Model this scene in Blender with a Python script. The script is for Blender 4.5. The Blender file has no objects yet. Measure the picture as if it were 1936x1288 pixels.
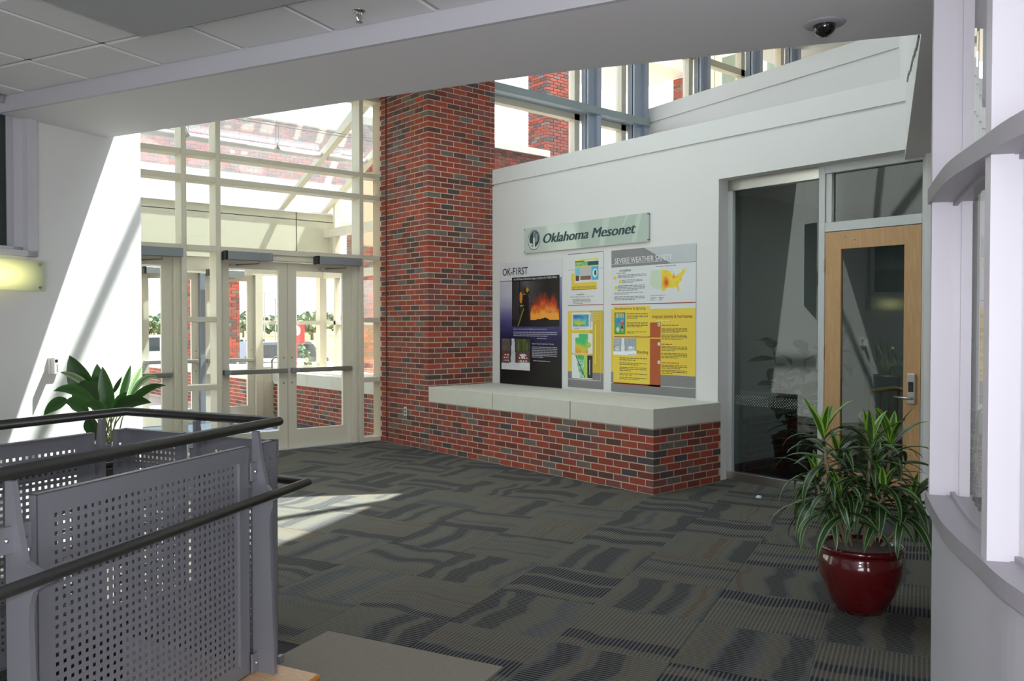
import bpy, bmesh, math, random
from mathutils import Vector, Matrix
R = random.Random(7)
PI = math.pi
scene = bpy.context.scene
COL = scene.collection

# ------------------------------------------------------------------ camera, sky, sun, exposure
AZ = math.radians(40.42)                     # heading, clockwise from +Y
PITCH = math.atan(30 / 1570)
cam_d = bpy.data.cameras.new('camera'); cam = bpy.data.objects.new('camera', cam_d); COL.objects.link(cam)
cam.location = (0, 0, 1.58); cam.rotation_euler = (PI/2 - PITCH, 0, -AZ)
cam_d.sensor_width = 36; cam_d.lens = 36 * 1570 / 1936; cam_d.clip_start = 0.05; cam_d.clip_end = 2000
scene.camera = cam
scene.view_settings.view_transform = 'Standard'
scene.view_settings.look = 'None'
scene.view_settings.gamma = 1
scene.view_settings.use_curve_mapping = False
scene.view_settings.exposure = 1.68
SUN = Vector((0.464, -0.128, 1.0)).normalized()
w = bpy.data.worlds.new('world'); scene.world = w; w.use_nodes = True
nt = w.node_tree; nt.nodes.clear()
sky = nt.nodes.new('ShaderNodeTexSky'); sky.sky_type = 'NISHITA'; sky.sun_disc = False
sky.sun_elevation = math.asin(SUN.z); sky.sun_rotation = math.atan2(SUN.x, SUN.y)
sky.air_density = 1.0; sky.dust_density = 1.3; sky.ozone_density = 0.6
bg = nt.nodes.new('ShaderNodeBackground'); bg.inputs[1].default_value = 0.30
wo = nt.nodes.new('ShaderNodeOutputWorld')
hz = nt.nodes.new('ShaderNodeHueSaturation'); hz.inputs['Saturation'].default_value = 0.5; nt.links.new(sky.outputs[0], hz.inputs['Color']); nt.links.new(hz.outputs[0], bg.inputs[0]); nt.links.new(bg.outputs[0], wo.inputs[0])
sd = bpy.data.lights.new('sun', 'SUN'); sd.energy = 7.5; sd.angle = math.radians(0.6); sd.color = (1, 0.97, 0.92)
so = bpy.data.objects.new('sun', sd); COL.objects.link(so)
so.rotation_euler = SUN.to_track_quat('Z', 'Y').to_euler(); so.location = (12, -3, 22)
# the camera's own flash, just above the lens
fd = bpy.data.lights.new('camera_flash', 'POINT'); fd.energy = 52; fd.shadow_soft_size = 0.03; fd.color = (0.90, 0.88, 1.0)
fo = bpy.data.objects.new('camera_flash', fd); COL.objects.link(fo); fo.location = (0.0, 0.0, 1.70)

# area fills added to brighten the near zone from behind, and the office
wd_ = bpy.data.lights.new('rear_fill_light', 'AREA'); wd_.shape = 'RECTANGLE'; wd_.size = 4.5; wd_.size_y = 2.0; wd_.energy = 66; wd_.color = (0.93, 0.94, 1.0)
wo_ = bpy.data.objects.new('rear_fill_light', wd_); COL.objects.link(wo_); wo_.location = (-2.6, -2.9, 1.1)
wo_.rotation_euler = Vector((-0.66, -0.66, -0.55)).to_track_quat('Z', 'Y').to_euler()
ol = bpy.data.lights.new('office_fill_light', 'AREA'); ol.size = 0.6; ol.energy = 13  # added fill so the office plant shows
oo = bpy.data.objects.new('office_fill_light', ol); COL.objects.link(oo); oo.location = (9.0, 3.2, 3.02)

# ------------------------------------------------------------------ materials
def lin(c):
    return tuple(((v/255)/12.92 if v/255 <= 0.04045 else ((v/255+0.055)/1.055)**2.4) for v in c) + (1,)
def mat(name, rgb, rough=0.6, metal=0.0, noise=0.0, nscale=20, bump=0.0, bscale=200, spec=0.5, coat=0.0, emit=None, estr=0):
    m = bpy.data.materials.new(name); m.use_nodes = True; t = m.node_tree
    p = t.nodes['Principled BSDF']; c = lin(rgb)
    p.inputs['Base Color'].default_value = c; p.inputs['Roughness'].default_value = rough
    p.inputs['Metallic'].default_value = metal; p.inputs['Specular IOR Level'].default_value = spec
    p.inputs['Coat Weight'].default_value = coat; p.inputs['Coat Roughness'].default_value = 0.05
    if emit: p.inputs['Emission Color'].default_value = lin(emit); p.inputs['Emission Strength'].default_value = estr
    tc = t.nodes.new('ShaderNodeTexCoord')
    if noise:
        n = t.nodes.new('ShaderNodeTexNoise'); n.inputs['Scale'].default_value = nscale; n.inputs['Detail'].default_value = 5
        t.links.new(tc.outputs['Object'], n.inputs['Vector'])
        mx = t.nodes.new('ShaderNodeMix'); mx.data_type = 'RGBA'
        mx.inputs[6].default_value = tuple(v*(1-noise) for v in c[:3])+(1,); mx.inputs[7].default_value = tuple(min(1, v*(1+noise)) for v in c[:3])+(1,)
        t.links.new(n.outputs[0], mx.inputs[0]); t.links.new(mx.outputs[2], p.inputs['Base Color'])
    if bump:
        n2 = t.nodes.new('ShaderNodeTexNoise'); n2.inputs['Scale'].default_value = bscale; n2.inputs['Detail'].default_value = 4
        t.links.new(tc.outputs['Object'], n2.inputs['Vector'])
        b = t.nodes.new('ShaderNodeBump'); b.inputs['Strength'].default_value = bump; b.inputs['Distance'].default_value = 0.002
        t.links.new(n2.outputs[0], b.inputs['Height']); t.links.new(b.outputs[0], p.inputs['Normal'])
    return m
def glass(name, tint=(235, 245, 240), ior=1.5, gain=1.0):
    m = bpy.data.materials.new(name); m.use_nodes = True; t = m.node_tree; t.nodes.clear()
    o = t.nodes.new('ShaderNodeOutputMaterial'); mx = t.nodes.new('ShaderNodeMixShader')
    tr = t.nodes.new('ShaderNodeBsdfTransparent'); gl = t.nodes.new('ShaderNodeBsdfGlossy'); fr = t.nodes.new('ShaderNodeFresnel')
    fr.inputs[0].default_value = ior; tr.inputs[0].default_value = lin(tint); gl.inputs['Roughness'].default_value = 0.0
    gl.inputs[0].default_value = (gain, gain, gain, 1)
    ge = t.nodes.new('ShaderNodeNewGeometry'); sb = t.nodes.new('ShaderNodeMath'); sb.operation = 'SUBTRACT'; sb.inputs[0].default_value = 1.7; t.links.new(ge.outputs['Backfacing'], sb.inputs[1])
    s2 = t.nodes.new('ShaderNodeMath'); s2.operation = 'GREATER_THAN'; t.links.new(sb.outputs[0], s2.inputs[0]); s2.inputs[1].default_value = 1.0     # the pane's rear face only lets light through
    ml = t.nodes.new('ShaderNodeMath'); ml.operation = 'MULTIPLY'; ml.use_clamp = True; t.links.new(s2.outputs[0], ml.inputs[0]); t.links.new(fr.outputs[0], ml.inputs[1])
    m3 = t.nodes.new('ShaderNodeMath'); m3.operation = 'MULTIPLY'; m3.use_clamp = True; m3.inputs[1].default_value = 1.6; t.links.new(ml.outputs[0], m3.inputs[0])
    t.links.new(m3.outputs[0], mx.inputs[0]); t.links.new(tr.outputs[0], mx.inputs[1]); t.links.new(gl.outputs[0], mx.inputs[2])
    t.links.new(mx.outputs[0], o.inputs[0]); return m
def ramp(t, stops, src, interp='LINEAR'):
    r = t.nodes.new('ShaderNodeValToRGB'); r.color_ramp.interpolation = interp
    while len(r.color_ramp.elements) < len(stops): r.color_ramp.elements.new(0.5)
    for e, (p, c) in zip(r.color_ramp.elements, stops): e.position = p; e.color = lin(c) if max(c) > 1 else tuple(c)+(1,)
    t.links.new(src, r.inputs[0]); return r.outputs[0]
def brick_mat(name, light=1.0):
    m = mat(name, (150, 70, 55), 0.85); t = m.node_tree; p = t.nodes['Principled BSDF']
    oi = t.nodes.new('ShaderNodeObjectInfo'); ge = t.nodes.new('ShaderNodeNewGeometry')
    ad = t.nodes.new('ShaderNodeMath'); ad.operation = 'ADD'; t.links.new(oi.outputs['Random'], ad.inputs[0]); t.links.new(ge.outputs['Random Per Island'], ad.inputs[1])
    fr = t.nodes.new('ShaderNodeMath'); fr.operation = 'FRACT'; t.links.new(ad.outputs[0], fr.inputs[0])
    k = lambda *c: tuple(min(255, int(v*light)) for v in c)
    col = ramp(t, [(0, k(160, 72, 54)), (.15, k(142, 64, 50)), (.30, k(130, 74, 68)), (.44, k(116, 56, 46)), (.56, k(150, 66, 48)), (.66, k(124, 72, 66)), (.76, k(92, 62, 54)), (.84, k(110, 98, 92)), (.93, k(78, 70, 72))], fr.outputs[0], 'CONSTANT')
    tc = t.nodes.new('ShaderNodeTexCoord'); n = t.nodes.new('ShaderNodeTexNoise'); n.inputs['Scale'].default_value = 38; n.inputs['Detail'].default_value = 6
    t.links.new(tc.outputs['Object'], n.inputs['Vector'])
    hs = t.nodes.new('ShaderNodeHueSaturation'); mr = t.nodes.new('ShaderNodeMapRange'); mr.inputs[3].default_value = 0.72; mr.inputs[4].default_value = 1.25
    t.links.new(n.outputs[0], mr.inputs[0]); t.links.new(mr.outputs[0], hs.inputs['Value']); t.links.new(col, hs.inputs['Color']); t.links.new(hs.outputs[0], p.inputs['Base Color'])
    b = t.nodes.new('ShaderNodeBump'); b.inputs['Strength'].default_value = 0.5; b.inputs['Distance'].default_value = 0.003
    t.links.new(n.outputs[0], b.inputs['Height']); t.links.new(b.outputs[0], p.inputs['Normal']); return m
def carpet_mat():
    m = mat('carpet_ribbed', (90, 90, 80), 0.95, spec=0.1); t = m.node_tree; p = t.nodes['Principled BSDF']
    tc = t.nodes.new('ShaderNodeTexCoord'); oi = t.nodes.new('ShaderNodeObjectInfo')
    sx = t.nodes.new('ShaderNodeSeparateXYZ'); t.links.new(tc.outputs['Object'], sx.inputs[0])
    def M(op, a, b=None, c=None):
        n = t.nodes.new('ShaderNodeMath'); n.operation = op
        for i, v in enumerate((a, b, c)):
            if v is None: continue
            if isinstance(v, (int, float)): n.inputs[i].default_value = v
            else: t.links.new(v, n.inputs[i])
        return n.outputs[0]
    off = M('MULTIPLY', oi.outputs['Random'], 53.0)
    # ribs run along Y (vary in X); bands of colour run along X (vary in Y)
    wv = t.nodes.new('ShaderNodeTexNoise'); wv.noise_dimensions = '1D'; wv.inputs['Scale'].default_value = 2.4; wv.inputs['Detail'].default_value = 1.5; t.links.new(M('ADD', sx.outputs[0], off), wv.inputs['W'])
    w2 = t.nodes.new('ShaderNodeTexNoise'); w2.inputs['Scale'].default_value = 5.0; w2.inputs['Detail'].default_value = 2.0; t.links.new(tc.outputs['Object'], w2.inputs['Vector'])
    yy = M('ADD', sx.outputs[1], M('ADD', M('MULTIPLY', wv.outputs[0], 0.16), M('MULTIPLY', w2.outputs[0], 0.05)))
    n = t.nodes.new('ShaderNodeTexNoise'); n.noise_dimensions = '1D'; n.inputs['Scale'].default_value = 4.0; n.inputs['Detail'].default_value = 0.4; t.links.new(M('ADD', yy, M('MULTIPLY', off, 3.1)), n.inputs['W'])
    col = ramp(t, [(0, (50, 51, 54)), (.37, (52, 53, 56)), (.39, (72, 76, 79)), (.43, (84, 87, 87)), (.46, (98, 95, 84)), (.58, (99, 95, 82)), (.63, (84, 86, 84)), (.65, (56, 57, 59)), (1, (52, 53, 56))], n.outputs[0])
    # thin rust lines along level curves
    ln = M('LESS_THAN', M('ABSOLUTE', M('SUBTRACT', n.outputs[0], 0.545)), 0.006)
    ln2 = M('LESS_THAN', M('ABSOLUTE', M('SUBTRACT', n.outputs[0], 0.575)), 0.004)
    mx = t.nodes.new('ShaderNodeMix'); mx.data_type = 'RGBA'; t.links.new(M('MULTIPLY', M('ADD', ln, ln2), 0.6), mx.inputs[0]); t.links.new(col, mx.inputs[6]); mx.inputs[7].default_value = lin((92, 66, 48))
    rib = M('SINE', M('MULTIPLY', sx.outputs[0], 2*PI*28/0.6))
    rs = t.nodes.new('ShaderNodeMapRange'); rs.inputs[1].default_value = 0.0; rs.inputs[2].default_value = 0.5; t.links.new(rib, rs.inputs[0])
    fn = t.nodes.new('ShaderNodeTexNoise'); fn.inputs['Scale'].default_value = 260; fn.inputs['Detail'].default_value = 3; t.links.new(tc.outputs['Object'], fn.inputs['Vector'])
    mx2 = t.nodes.new('ShaderNodeMix'); mx2.data_type = 'RGBA'; mx2.blend_type = 'MIX'
    t.links.new(M('MULTIPLY', M('MULTIPLY', rs.outputs[0], 0.62), M('ADD', fn.outputs[0], 0.45)), mx2.inputs[0]); t.links.new(mx.outputs[2], mx2.inputs[6]); mx2.inputs[7].default_value = lin((132, 130, 122))
    hs = t.nodes.new('ShaderNodeHueSaturation'); t.links.new(M('ADD', M('MULTIPLY', fn.outputs[0], 0.6), 0.54), hs.inputs['Value']); t.links.new(mx2.outputs[2], hs.inputs['Color'])
    t.links.new(hs.outputs[0], p.inputs['Base Color'])
    b = t.nodes.new('ShaderNodeBump'); b.inputs['Strength'].default_value = 0.6; b.inputs['Distance'].default_value = 0.003
    t.links.new(M('ADD', rs.outputs[0], M('MULTIPLY', fn.outputs[0], 0.6)), b.inputs['Height']); t.links.new(b.outputs[0], p.inputs['Normal']); return m
def leaf_mat(name, base, stripe=None, edge=None, midrib=None, rough=0.4, sw=0.1):
    """colour runs across the leaf (UV.x); UV.y runs root to tip"""
    m = mat(name, base, rough); t = m.node_tree; p = t.nodes['Principled BSDF']
    uv = t.nodes.new('ShaderNodeUVMap'); s = t.nodes.new('ShaderNodeSeparateXYZ'); t.links.new(uv.outputs[0], s.inputs[0])
    a = t.nodes.new('ShaderNodeMath'); a.operation = 'SUBTRACT'; t.links.new(s.outputs[0], a.inputs[0]); a.inputs[1].default_value = 0.5
    ab = t.nodes.new('ShaderNodeMath'); ab.operation = 'ABSOLUTE'; t.links.new(a.outputs[0], ab.inputs[0])
    st = [(0, midrib or base), (sw*0.4, midrib or base), (sw*0.6, base), (.26, base)]
    if stripe: st += [(.29, stripe), (.34, stripe), (.37, edge or base), (.5, edge or base)]
    else: st += [(.5, edge or base)]
    c = ramp(t, st, ab.outputs[0])
    oi = t.nodes.new('ShaderNodeObjectInfo'); hs = t.nodes.new('ShaderNodeHueSaturation'); mr = t.nodes.new('ShaderNodeMapRange'); mr.inputs[3].default_value = 0.65; mr.inputs[4].default_value = 1.3
    t.links.new(oi.outputs['Random'], mr.inputs[0]); t.links.new(mr.outputs[0], hs.inputs['Value']); t.links.new(c, hs.inputs['Color']); t.links.new(hs.outputs[0], p.inputs['Base Color'])
    p.inputs['Subsurface Weight'].default_value = 0.0
    return m
def fbm_mat(name, stops, scale, detail=6, rough=0.9, stretch=(1, 1, 1), dist=0.0):
    m = mat(name, (128, 128, 128), rough); t = m.node_tree; p = t.nodes['Principled BSDF']
    tc = t.nodes.new('ShaderNodeTexCoord'); mp = t.nodes.new('ShaderNodeMapping'); mp.inputs['Scale'].default_value = stretch
    n = t.nodes.new('ShaderNodeTexNoise'); n.inputs['Scale'].default_value = scale; n.inputs['Detail'].default_value = detail; n.inputs['Distortion'].default_value = dist
    t.links.new(tc.outputs['Object'], mp.inputs[0]); t.links.new(mp.outputs[0], n.inputs['Vector'])
    t.links.new(ramp(t, stops, n.outputs[0]), p.inputs['Base Color']); return m
def wood_mat(name, a, b, rough=0.4):
    return fbm_mat(name, [(0.3, a), (0.5, b), (0.7, a)], 6, 6, rough, (6, 6, 0.6))

WHITE = mat('wall_paint_white', (222, 222, 218), 0.75, bump=0.08, bscale=300)
SOFFIT = mat('soffit_paint', (228, 226, 226), 0.8, bump=0.05, bscale=300)
LGREY = mat('paint_light_grey', (200, 200, 204), 0.7, bump=0.05, bscale=300)
TILE = mat('ceiling_tile_white', (228, 228, 226), 0.9, bump=0.3, bscale=600)
GRID = mat('ceiling_grid_metal', (176, 176, 176), 0.5)
CREAM = mat('cream_aluminium', (214, 208, 188), 0.45)
CREAMP = mat('cream_panel', (198, 196, 174), 0.6)
DARKJ = mat('dark_joint', (60, 66, 66), 0.7)
RFRAME = mat('white_lacquered_frame', (226, 224, 228), 0.4)
RBAND = mat('grey_lacquered_sill', (172, 170, 174), 0.45)
MORTAR = mat('mortar', (196, 180, 154), 0.95, noise=0.12, nscale=60)
BRICK = brick_mat('brick_red')
STONE = mat('cast_stone', (206, 204, 190), 0.85, noise=0.06, nscale=9, bump=0.25, bscale=120)
CARPET = carpet_mat()
BEIGE = mat('beige_carpet', (136, 130, 118), 0.97, noise=0.25, nscale=160, bump=0.7, bscale=500, spec=0.1)
MATF = mat('dark_entrance_mat', (62, 72, 84), 0.95, noise=0.3, nscale=200)
STEEL = mat('painted_grey_steel', (136, 137, 142), 0.42, metal=0.35, noise=0.05, nscale=12)
RAIL = mat('dark_graphite_rail', (70, 71, 68), 0.38, metal=0.55)
CHROME = mat('brushed_stainless', (190, 188, 182), 0.28, metal=0.95)
GREYM = mat('grey_closer_metal', (140, 145, 148), 0.4, metal=0.3)
BLACK = mat('black_plastic', (22, 22, 24), 0.35)
WPLAST = mat('white_plastic', (224, 222, 216), 0.4)
DOORW = wood_mat('maple_veneer', (200, 162, 114), (188, 148, 100), 0.4)
WOODC = wood_mat('light_wood', (222, 186, 146), (206, 166, 124), 0.45)
NOSE = mat('orange_wood_edge', (190, 122, 52), 0.5)
ALU = mat('light_aluminium', (196, 200, 198), 0.45, metal=0.15)
GLASS = glass('clear_glass', (251, 251, 250))
ROOFG = glass('roof_glass', (240, 246, 247))
t_ = ROOFG.node_tree; o_ = t_.nodes['Material Output']; src = o_.inputs[0].links[0].from_socket
tl_ = t_.nodes.new('ShaderNodeBsdfTranslucent'); tl_.inputs[0].default_value = (.9, .92, .95, 1); mz = t_.nodes.new('ShaderNodeMixShader'); mz.inputs[0].default_value = 0.035
t_.links.new(src, mz.inputs[1]); t_.links.new(tl_.outputs[0], mz.inputs[2]); t_.links.new(mz.outputs[0], o_.inputs[0])
OFFG = glass('office_glass', (172, 182, 178))
BLUES = mat('blue_grey_steel', (176, 186, 202), 0.5, metal=0.1)
BLUED = mat('grey_green_steel', (158, 172, 174), 0.5)
POTRED = mat('glazed_red_ceramic', (86, 12, 16), 0.12, coat=1.0, noise=0.35, nscale=7)
SOIL = mat('potting_moss', (120, 112, 106), 0.95, noise=0.6, nscale=90, bump=1.0, bscale=90)
DRAC = leaf_mat('striped_leaf', (36, 66, 34), (150, 164, 120), (58, 98, 38), (44, 76, 38))
DRACY = leaf_mat('bright_striped_leaf', (58, 98, 34), (160, 196, 74), (130, 174, 50), (50, 86, 36))
ASPI = leaf_mat('deep_green_leaf', (48, 92, 32), None, (60, 110, 36), (40, 78, 30), 0.32)
ASPIP = leaf_mat('pale_leaf', (130, 160, 110), (200, 214, 180), (150, 176, 120), (90, 130, 80))
RUBB = leaf_mat('rubber_leaf', (62, 92, 66), None, (70, 100, 72), (100, 124, 100), 0.25)
STEMM = mat('plant_stem', (120, 126, 84), 0.7)
CANE = mat('plant_cane', (134, 124, 98), 0.8, noise=0.3, nscale=60)

# ------------------------------------------------------------------ mesh helpers
def cd(c, d, z=0.0):            # the rotated grid of the building (carpet, ceiling, stair guard)
    return Vector((-0.394*c + 0.919*d, 0.919*c + 0.394*d, z))
CDROT = math.atan2(0.394, 0.919)      # local x = D, local y = C
def wloc(o):
    v = Vector((0, 0, 0))
    while o is not None: v = v + o.location; o = o.parent
    return v
def tag(o, label=None, cat=None, group=None, kind=None):
    if label: o['label'] = label
    if cat: o['category'] = cat
    if group: o['group'] = group
    if kind: o['kind'] = kind
    return o
def thing(name, loc, label, cat, group=None, kind=None):
    o = bpy.data.objects.new(name, None); COL.objects.link(o); o.location = loc; o.empty_display_size = 0.1
    return tag(o, label, cat, group, kind)
def obj(name, bm, m, parent=None, smooth=False, origin=None):
    """bm is in world coordinates; its origin goes to the parent's place, or to `origin`"""
    me = bpy.data.meshes.new(name)
    bmesh.ops.recalc_face_normals(bm, faces=bm.faces[:])
    base = wloc(parent) if parent is not None else Vector((0, 0, 0))
    if origin is None:
        if parent is not None: origin = base
        else:
            n = max(1, len(bm.verts)); origin = sum((v.co for v in bm.verts), Vector())/n
    origin = Vector(origin)
    bm.transform(Matrix.Translation(-origin)); bm.to_mesh(me); bm.free()
    ms = m if isinstance(m, (list, tuple)) else [m]
    for k in ms: me.materials.append(k)
    if smooth:
        for p in me.polygons: p.use_smooth = True
    o = bpy.data.objects.new(name, me); COL.objects.link(o)
    if parent is not None: o.parent = parent
    o.location = origin - base
    return o
def B(): return bmesh.new()
def hexa(bm, pts, mi=0):        # 8 points: bottom four ccw, top four
    v = [bm.verts.new(p) for p in pts]
    for f in ((3, 2, 1, 0), (4, 5, 6, 7), (0, 1, 5, 4), (1, 2, 6, 5), (2, 3, 7, 6), (3, 0, 4, 7)):
        fc = bm.faces.new([v[i] for i in f]); fc.material_index = mi
    return bm
def box(bm, x0, x1, y0, y1, z0, z1, mi=0):
    return hexa(bm, [(x0, y0, z0), (x1, y0, z0), (x1, y1, z0), (x0, y1, z0), (x0, y0, z1), (x1, y0, z1), (x1, y1, z1), (x0, y1, z1)], mi)
def cbox(bm, c0, c1, d0, d1, z0, z1, mi=0):
    p = [cd(c0, d0), cd(c0, d1), cd(c1, d1), cd(c1, d0)]
    return hexa(bm, [(q.x, q.y, z0) for q in p] + [(q.x, q.y, z1) for q in p], mi)
def prism(bm, pts, z0, z1, mi=0):     # pts: xy polygon
    a = [bm.verts.new((p[0], p[1], z0)) for p in pts]; b = [bm.verts.new((p[0], p[1], z1)) for p in pts]
    n = len(pts); bm.faces.new(a[::-1]).material_index = mi; bm.faces.new(b).material_index = mi
    for i in range(n): bm.faces.new((a[i], a[(i+1) % n], b[(i+1) % n], b[i])).material_index = mi
    return bm
def wall_seg(bm, p, q, t, z0, z1, mi=0):   # wall from p to q, thickness t to the left of p->q (negative: right)
    p = Vector(p[:2]); q = Vector(q[:2]); d = (q-p).normalized(); n = Vector((-d.y, d.x))*t
    pts = [p, q, q+n, p+n]
    return hexa(bm, [(a.x, a.y, z0) for a in pts] + [(a.x, a.y, z1) for a in pts], mi)
def slab_poly(bm, poly3, off):        # extrude a 3-D polygon by vector off
    a = [bm.verts.new(p) for p in poly3]; b = [bm.verts.new(Vector(p)+Vector(off)) for p in poly3]
    n = len(a); bm.faces.new(a); bm.faces.new(b[::-1])
    for i in range(n): bm.faces.new((a[i], b[i], b[(i+1) % n], a[(i+1) % n]))
    return bm
def tube(bm, pts, r, n=12, cap=True, mi=0):
    pts = [Vector(p) for p in pts]; rings = []
    rr = r if isinstance(r, (list, tuple)) else [r]*len(pts)
    for i, p in enumerate(pts):
        if i == 0: d = pts[1]-p
        elif i == len(pts)-1: d = p-pts[-2]
        else: d = (pts[i+1]-p).normalized() + (p-pts[i-1]).normalized()
        d.normalize(); up = Vector((0, 0, 1)) if abs(d.z) < 0.95 else Vector((1, 0, 0))
        a = d.cross(up).normalized(); b = a.cross(d)
        k = 1.0
        if 0 < i < len(pts)-1:
            cs = (pts[i+1]-p).normalized().dot(d); k = 1/max(cs, 0.5)
        hd = ((pts[i+1]-p) if i < len(pts)-1 else d); 
        rings.append([bm.verts.new(p + a*math.cos(2*PI*j/n)*rr[i]*k + b*math.sin(2*PI*j/n)*rr[i]) for j in range(n)])
    for i in range(len(rings)-1):
        for j in range(n): bm.faces.new((rings[i][j], rings[i][(j+1) % n], rings[i+1][(j+1) % n], rings[i+1][j])).material_index = mi
    if cap: bm.faces.new(rings[0][::-1]).material_index = mi; bm.faces.new(rings[-1]).material_index = mi
    return bm
def lathe(bm, prof, c, n=40, mi=0):       # prof: (r, z) list around vertical axis at c
    rings = []
    for r, z in prof:
        rings.append([bm.verts.new((c[0]+r*math.cos(2*PI*j/n), c[1]+r*math.sin(2*PI*j/n), c[2]+z)) for j in range(n)])
    for i in range(len(rings)-1):
        for j in range(n): bm.faces.new((rings[i][j], rings[i][(j+1) % n], rings[i+1][(j+1) % n], rings[i+1][j])).material_index = mi
    bm.faces.new(rings[0][::-1]).material_index = mi; bm.faces.new(rings[-1]).material_index = mi
    return bm
def bevel(bm, w=0.004, seg=1):
    bmesh.ops.bevel(bm, geom=bm.edges[:], offset=w, segments=seg, affect='EDGES', profile=0.5); return bm
def ball(bm, c, r, sub=2, sc=(1, 1, 1)):
    m = Matrix.Translation(c) @ Matrix.Diagonal((sc[0], sc[1], sc[2], 1))
    bmesh.ops.create_icosphere(bm, subdivisions=sub, radius=r, matrix=m); return bm
def struct(name, bm, m, label, cat='wall', parent=None):
    o = obj(name, bm, m, parent)
    if parent is None: tag(o, label, cat, kind='structure')
    return o

# ------------------------------------------------------------------ brickwork
BL, BH, BW, JO, CP = 0.1932, 0.0577, 0.092, 0.010, 0.0677
_bm_cache = {}
def brick_mesh(L, H=BH, depth=BW):
    k = (round(L, 3), round(H, 3), round(depth, 3))
    if k not in _bm_cache:
        bm = B(); box(bm, -L/2, L/2, -depth/2, depth/2, -H/2, H/2)
        e = [e for e in bm.edges if all(abs(v.co.y + depth/2) < 1e-6 for v in e.verts)]
        bmesh.ops.bevel(bm, geom=e, offset=0.003, segments=1, affect='EDGES')
        me = bpy.data.meshes.new('brick'); bm.to_mesh(me); bm.free(); me.materials.append(BRICK); _bm_cache[k] = me
    return _bm_cache[k]
def layout(origin, runs, z0, n, maxlen=None):
    """list of (centre, angle, length). runs: [(corner xy, direction, length, inward, corner_at_start)]"""
    out = []
    for k in range(n):
        zc = z0 + k*CP + JO/2 + BH/2
        for ri, (c, d, L, inn, phase) in enumerate(runs):
            c = Vector(c); d = Vector(d); inn = Vector(inn); odd = (k + phase) % 2
            s = 0.0 if not odd else (BW + JO if len(runs) > 1 else -BL/2 - JO/2)
            while s < L - 0.02:
                a = max(s, 0.0); e = min(s + BL, L)
                if e - a > 0.025:
                    ctr = c + d*((a+e)/2) + inn*(BW/2)
                    out.append((Vector((ctr.x, ctr.y, zc)), math.atan2(inn.y, inn.x) - PI/2, e-a))
                s += BL + JO
    return out
def lay_bricks(parent, items, cap=300):
    base = wloc(parent); eye = Vector((0, 0, 1.58))
    items = sorted(items, key=lambda i: (i[0]-eye).length)
    for c, a, L in items[:cap]:
        o = bpy.data.objects.new('brick', brick_mesh(L)); COL.objects.link(o); o.parent = parent
        o.location = c - base; o.rotation_euler = (0, 0, a)
    if len(items) > cap:
        bm = B()
        for c, a, L in items[cap:]:
            m = Matrix.Translation(c) @ Matrix.Rotation(a, 4, 'Z')
            v = [bm.verts.new(m @ Vector(p)) for p in [(-L/2, -BW/2, -BH/2), (L/2, -BW/2, -BH/2), (L/2, BW/2, -BH/2), (-L/2, BW/2, -BH/2), (-L/2, -BW/2, BH/2), (L/2, -BW/2, BH/2), (L/2, BW/2, BH/2), (-L/2, BW/2, BH/2)]]
            for f in ((3, 2, 1, 0), (4, 5, 6, 7), (0, 1, 5, 4), (1, 2, 6, 5), (2, 3, 7, 6), (3, 0, 4, 7)): bm.faces.new([v[i] for i in f])
        o = obj('brickwork', bm, BRICK, parent); o['kind'] = 'stuff'

# ================================================================== STRUCTURE
SZ, CZ, RZ = 2.98, 3.085, 7.5      # soffit, tile ceiling, atrium roof heights
# floor slab with the stair opening left out
bm = B(); OP = (2.74, 3.66, -1.6, 2.9)      # opening: c0 c1 d0 d1
cbox(bm, -6, OP[0], -6, 12, -0.3, -0.006); cbox(bm, OP[1], 11, -6, 12, -0.3, -0.006)
cbox(bm, OP[0], OP[1], OP[3], 12, -0.3, -0.006); cbox(bm, OP[0], OP[1], -6, OP[2], -0.3, -0.006)
floor = thing('floor', (3, 5, 0), 'lobby floor of dark ribbed carpet tiles laid quarter-turned', 'floor', kind='structure')
obj('floor_slab', bm, mat('floor_base', (40, 40, 40), 0.9), floor)
TS = 0.6
bmt = B(); box(bmt, -TS/2+0.0008, TS/2-0.0008, -TS/2+0.0008, TS/2-0.0008, -0.006, 0.0)
tme = bpy.data.meshes.new('carpet_tile'); bmt.to_mesh(tme); bmt.free(); tme.materials.append(CARPET)
nb = 0
for i in range(-4, 15):
    for j in range(-3, 9):
        c = 1.05 + (i+0.5)*TS; d = 4.38 + (j+0.5)*TS; p = cd(c, d)
        if p.x > 7.35 or p.y > 10.1 or p.x < 0.2 or p.y < -0.6: continue
        if c - TS/2 < OP[1] and c + TS/2 > OP[0] and d - TS/2 < OP[3]: continue
        if d + TS/2 < 3.42 and c > 1.9: continue
        if p.y > 9.4 and p.x > 6.5: continue
        o = bpy.data.objects.new('carpet_tile', tme); COL.objects.link(o); o.parent = floor
        o.location = Vector((p.x, p.y, 0)) - floor.location
        o.rotation_euler = (0, 0, CDROT + (PI/2 if (i+j) % 2 else 0) + (PI if R.random() < .5 else 0)); nb += 1
bm = B(); cbox(bm, 1.725, 2.735, -1.5, 3.385, -0.005, 0.003)
tag(obj('carpet_inset', bm, BEIGE), 'plain beige carpet strip let into the dark carpet tiles', 'carpet')
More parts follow.
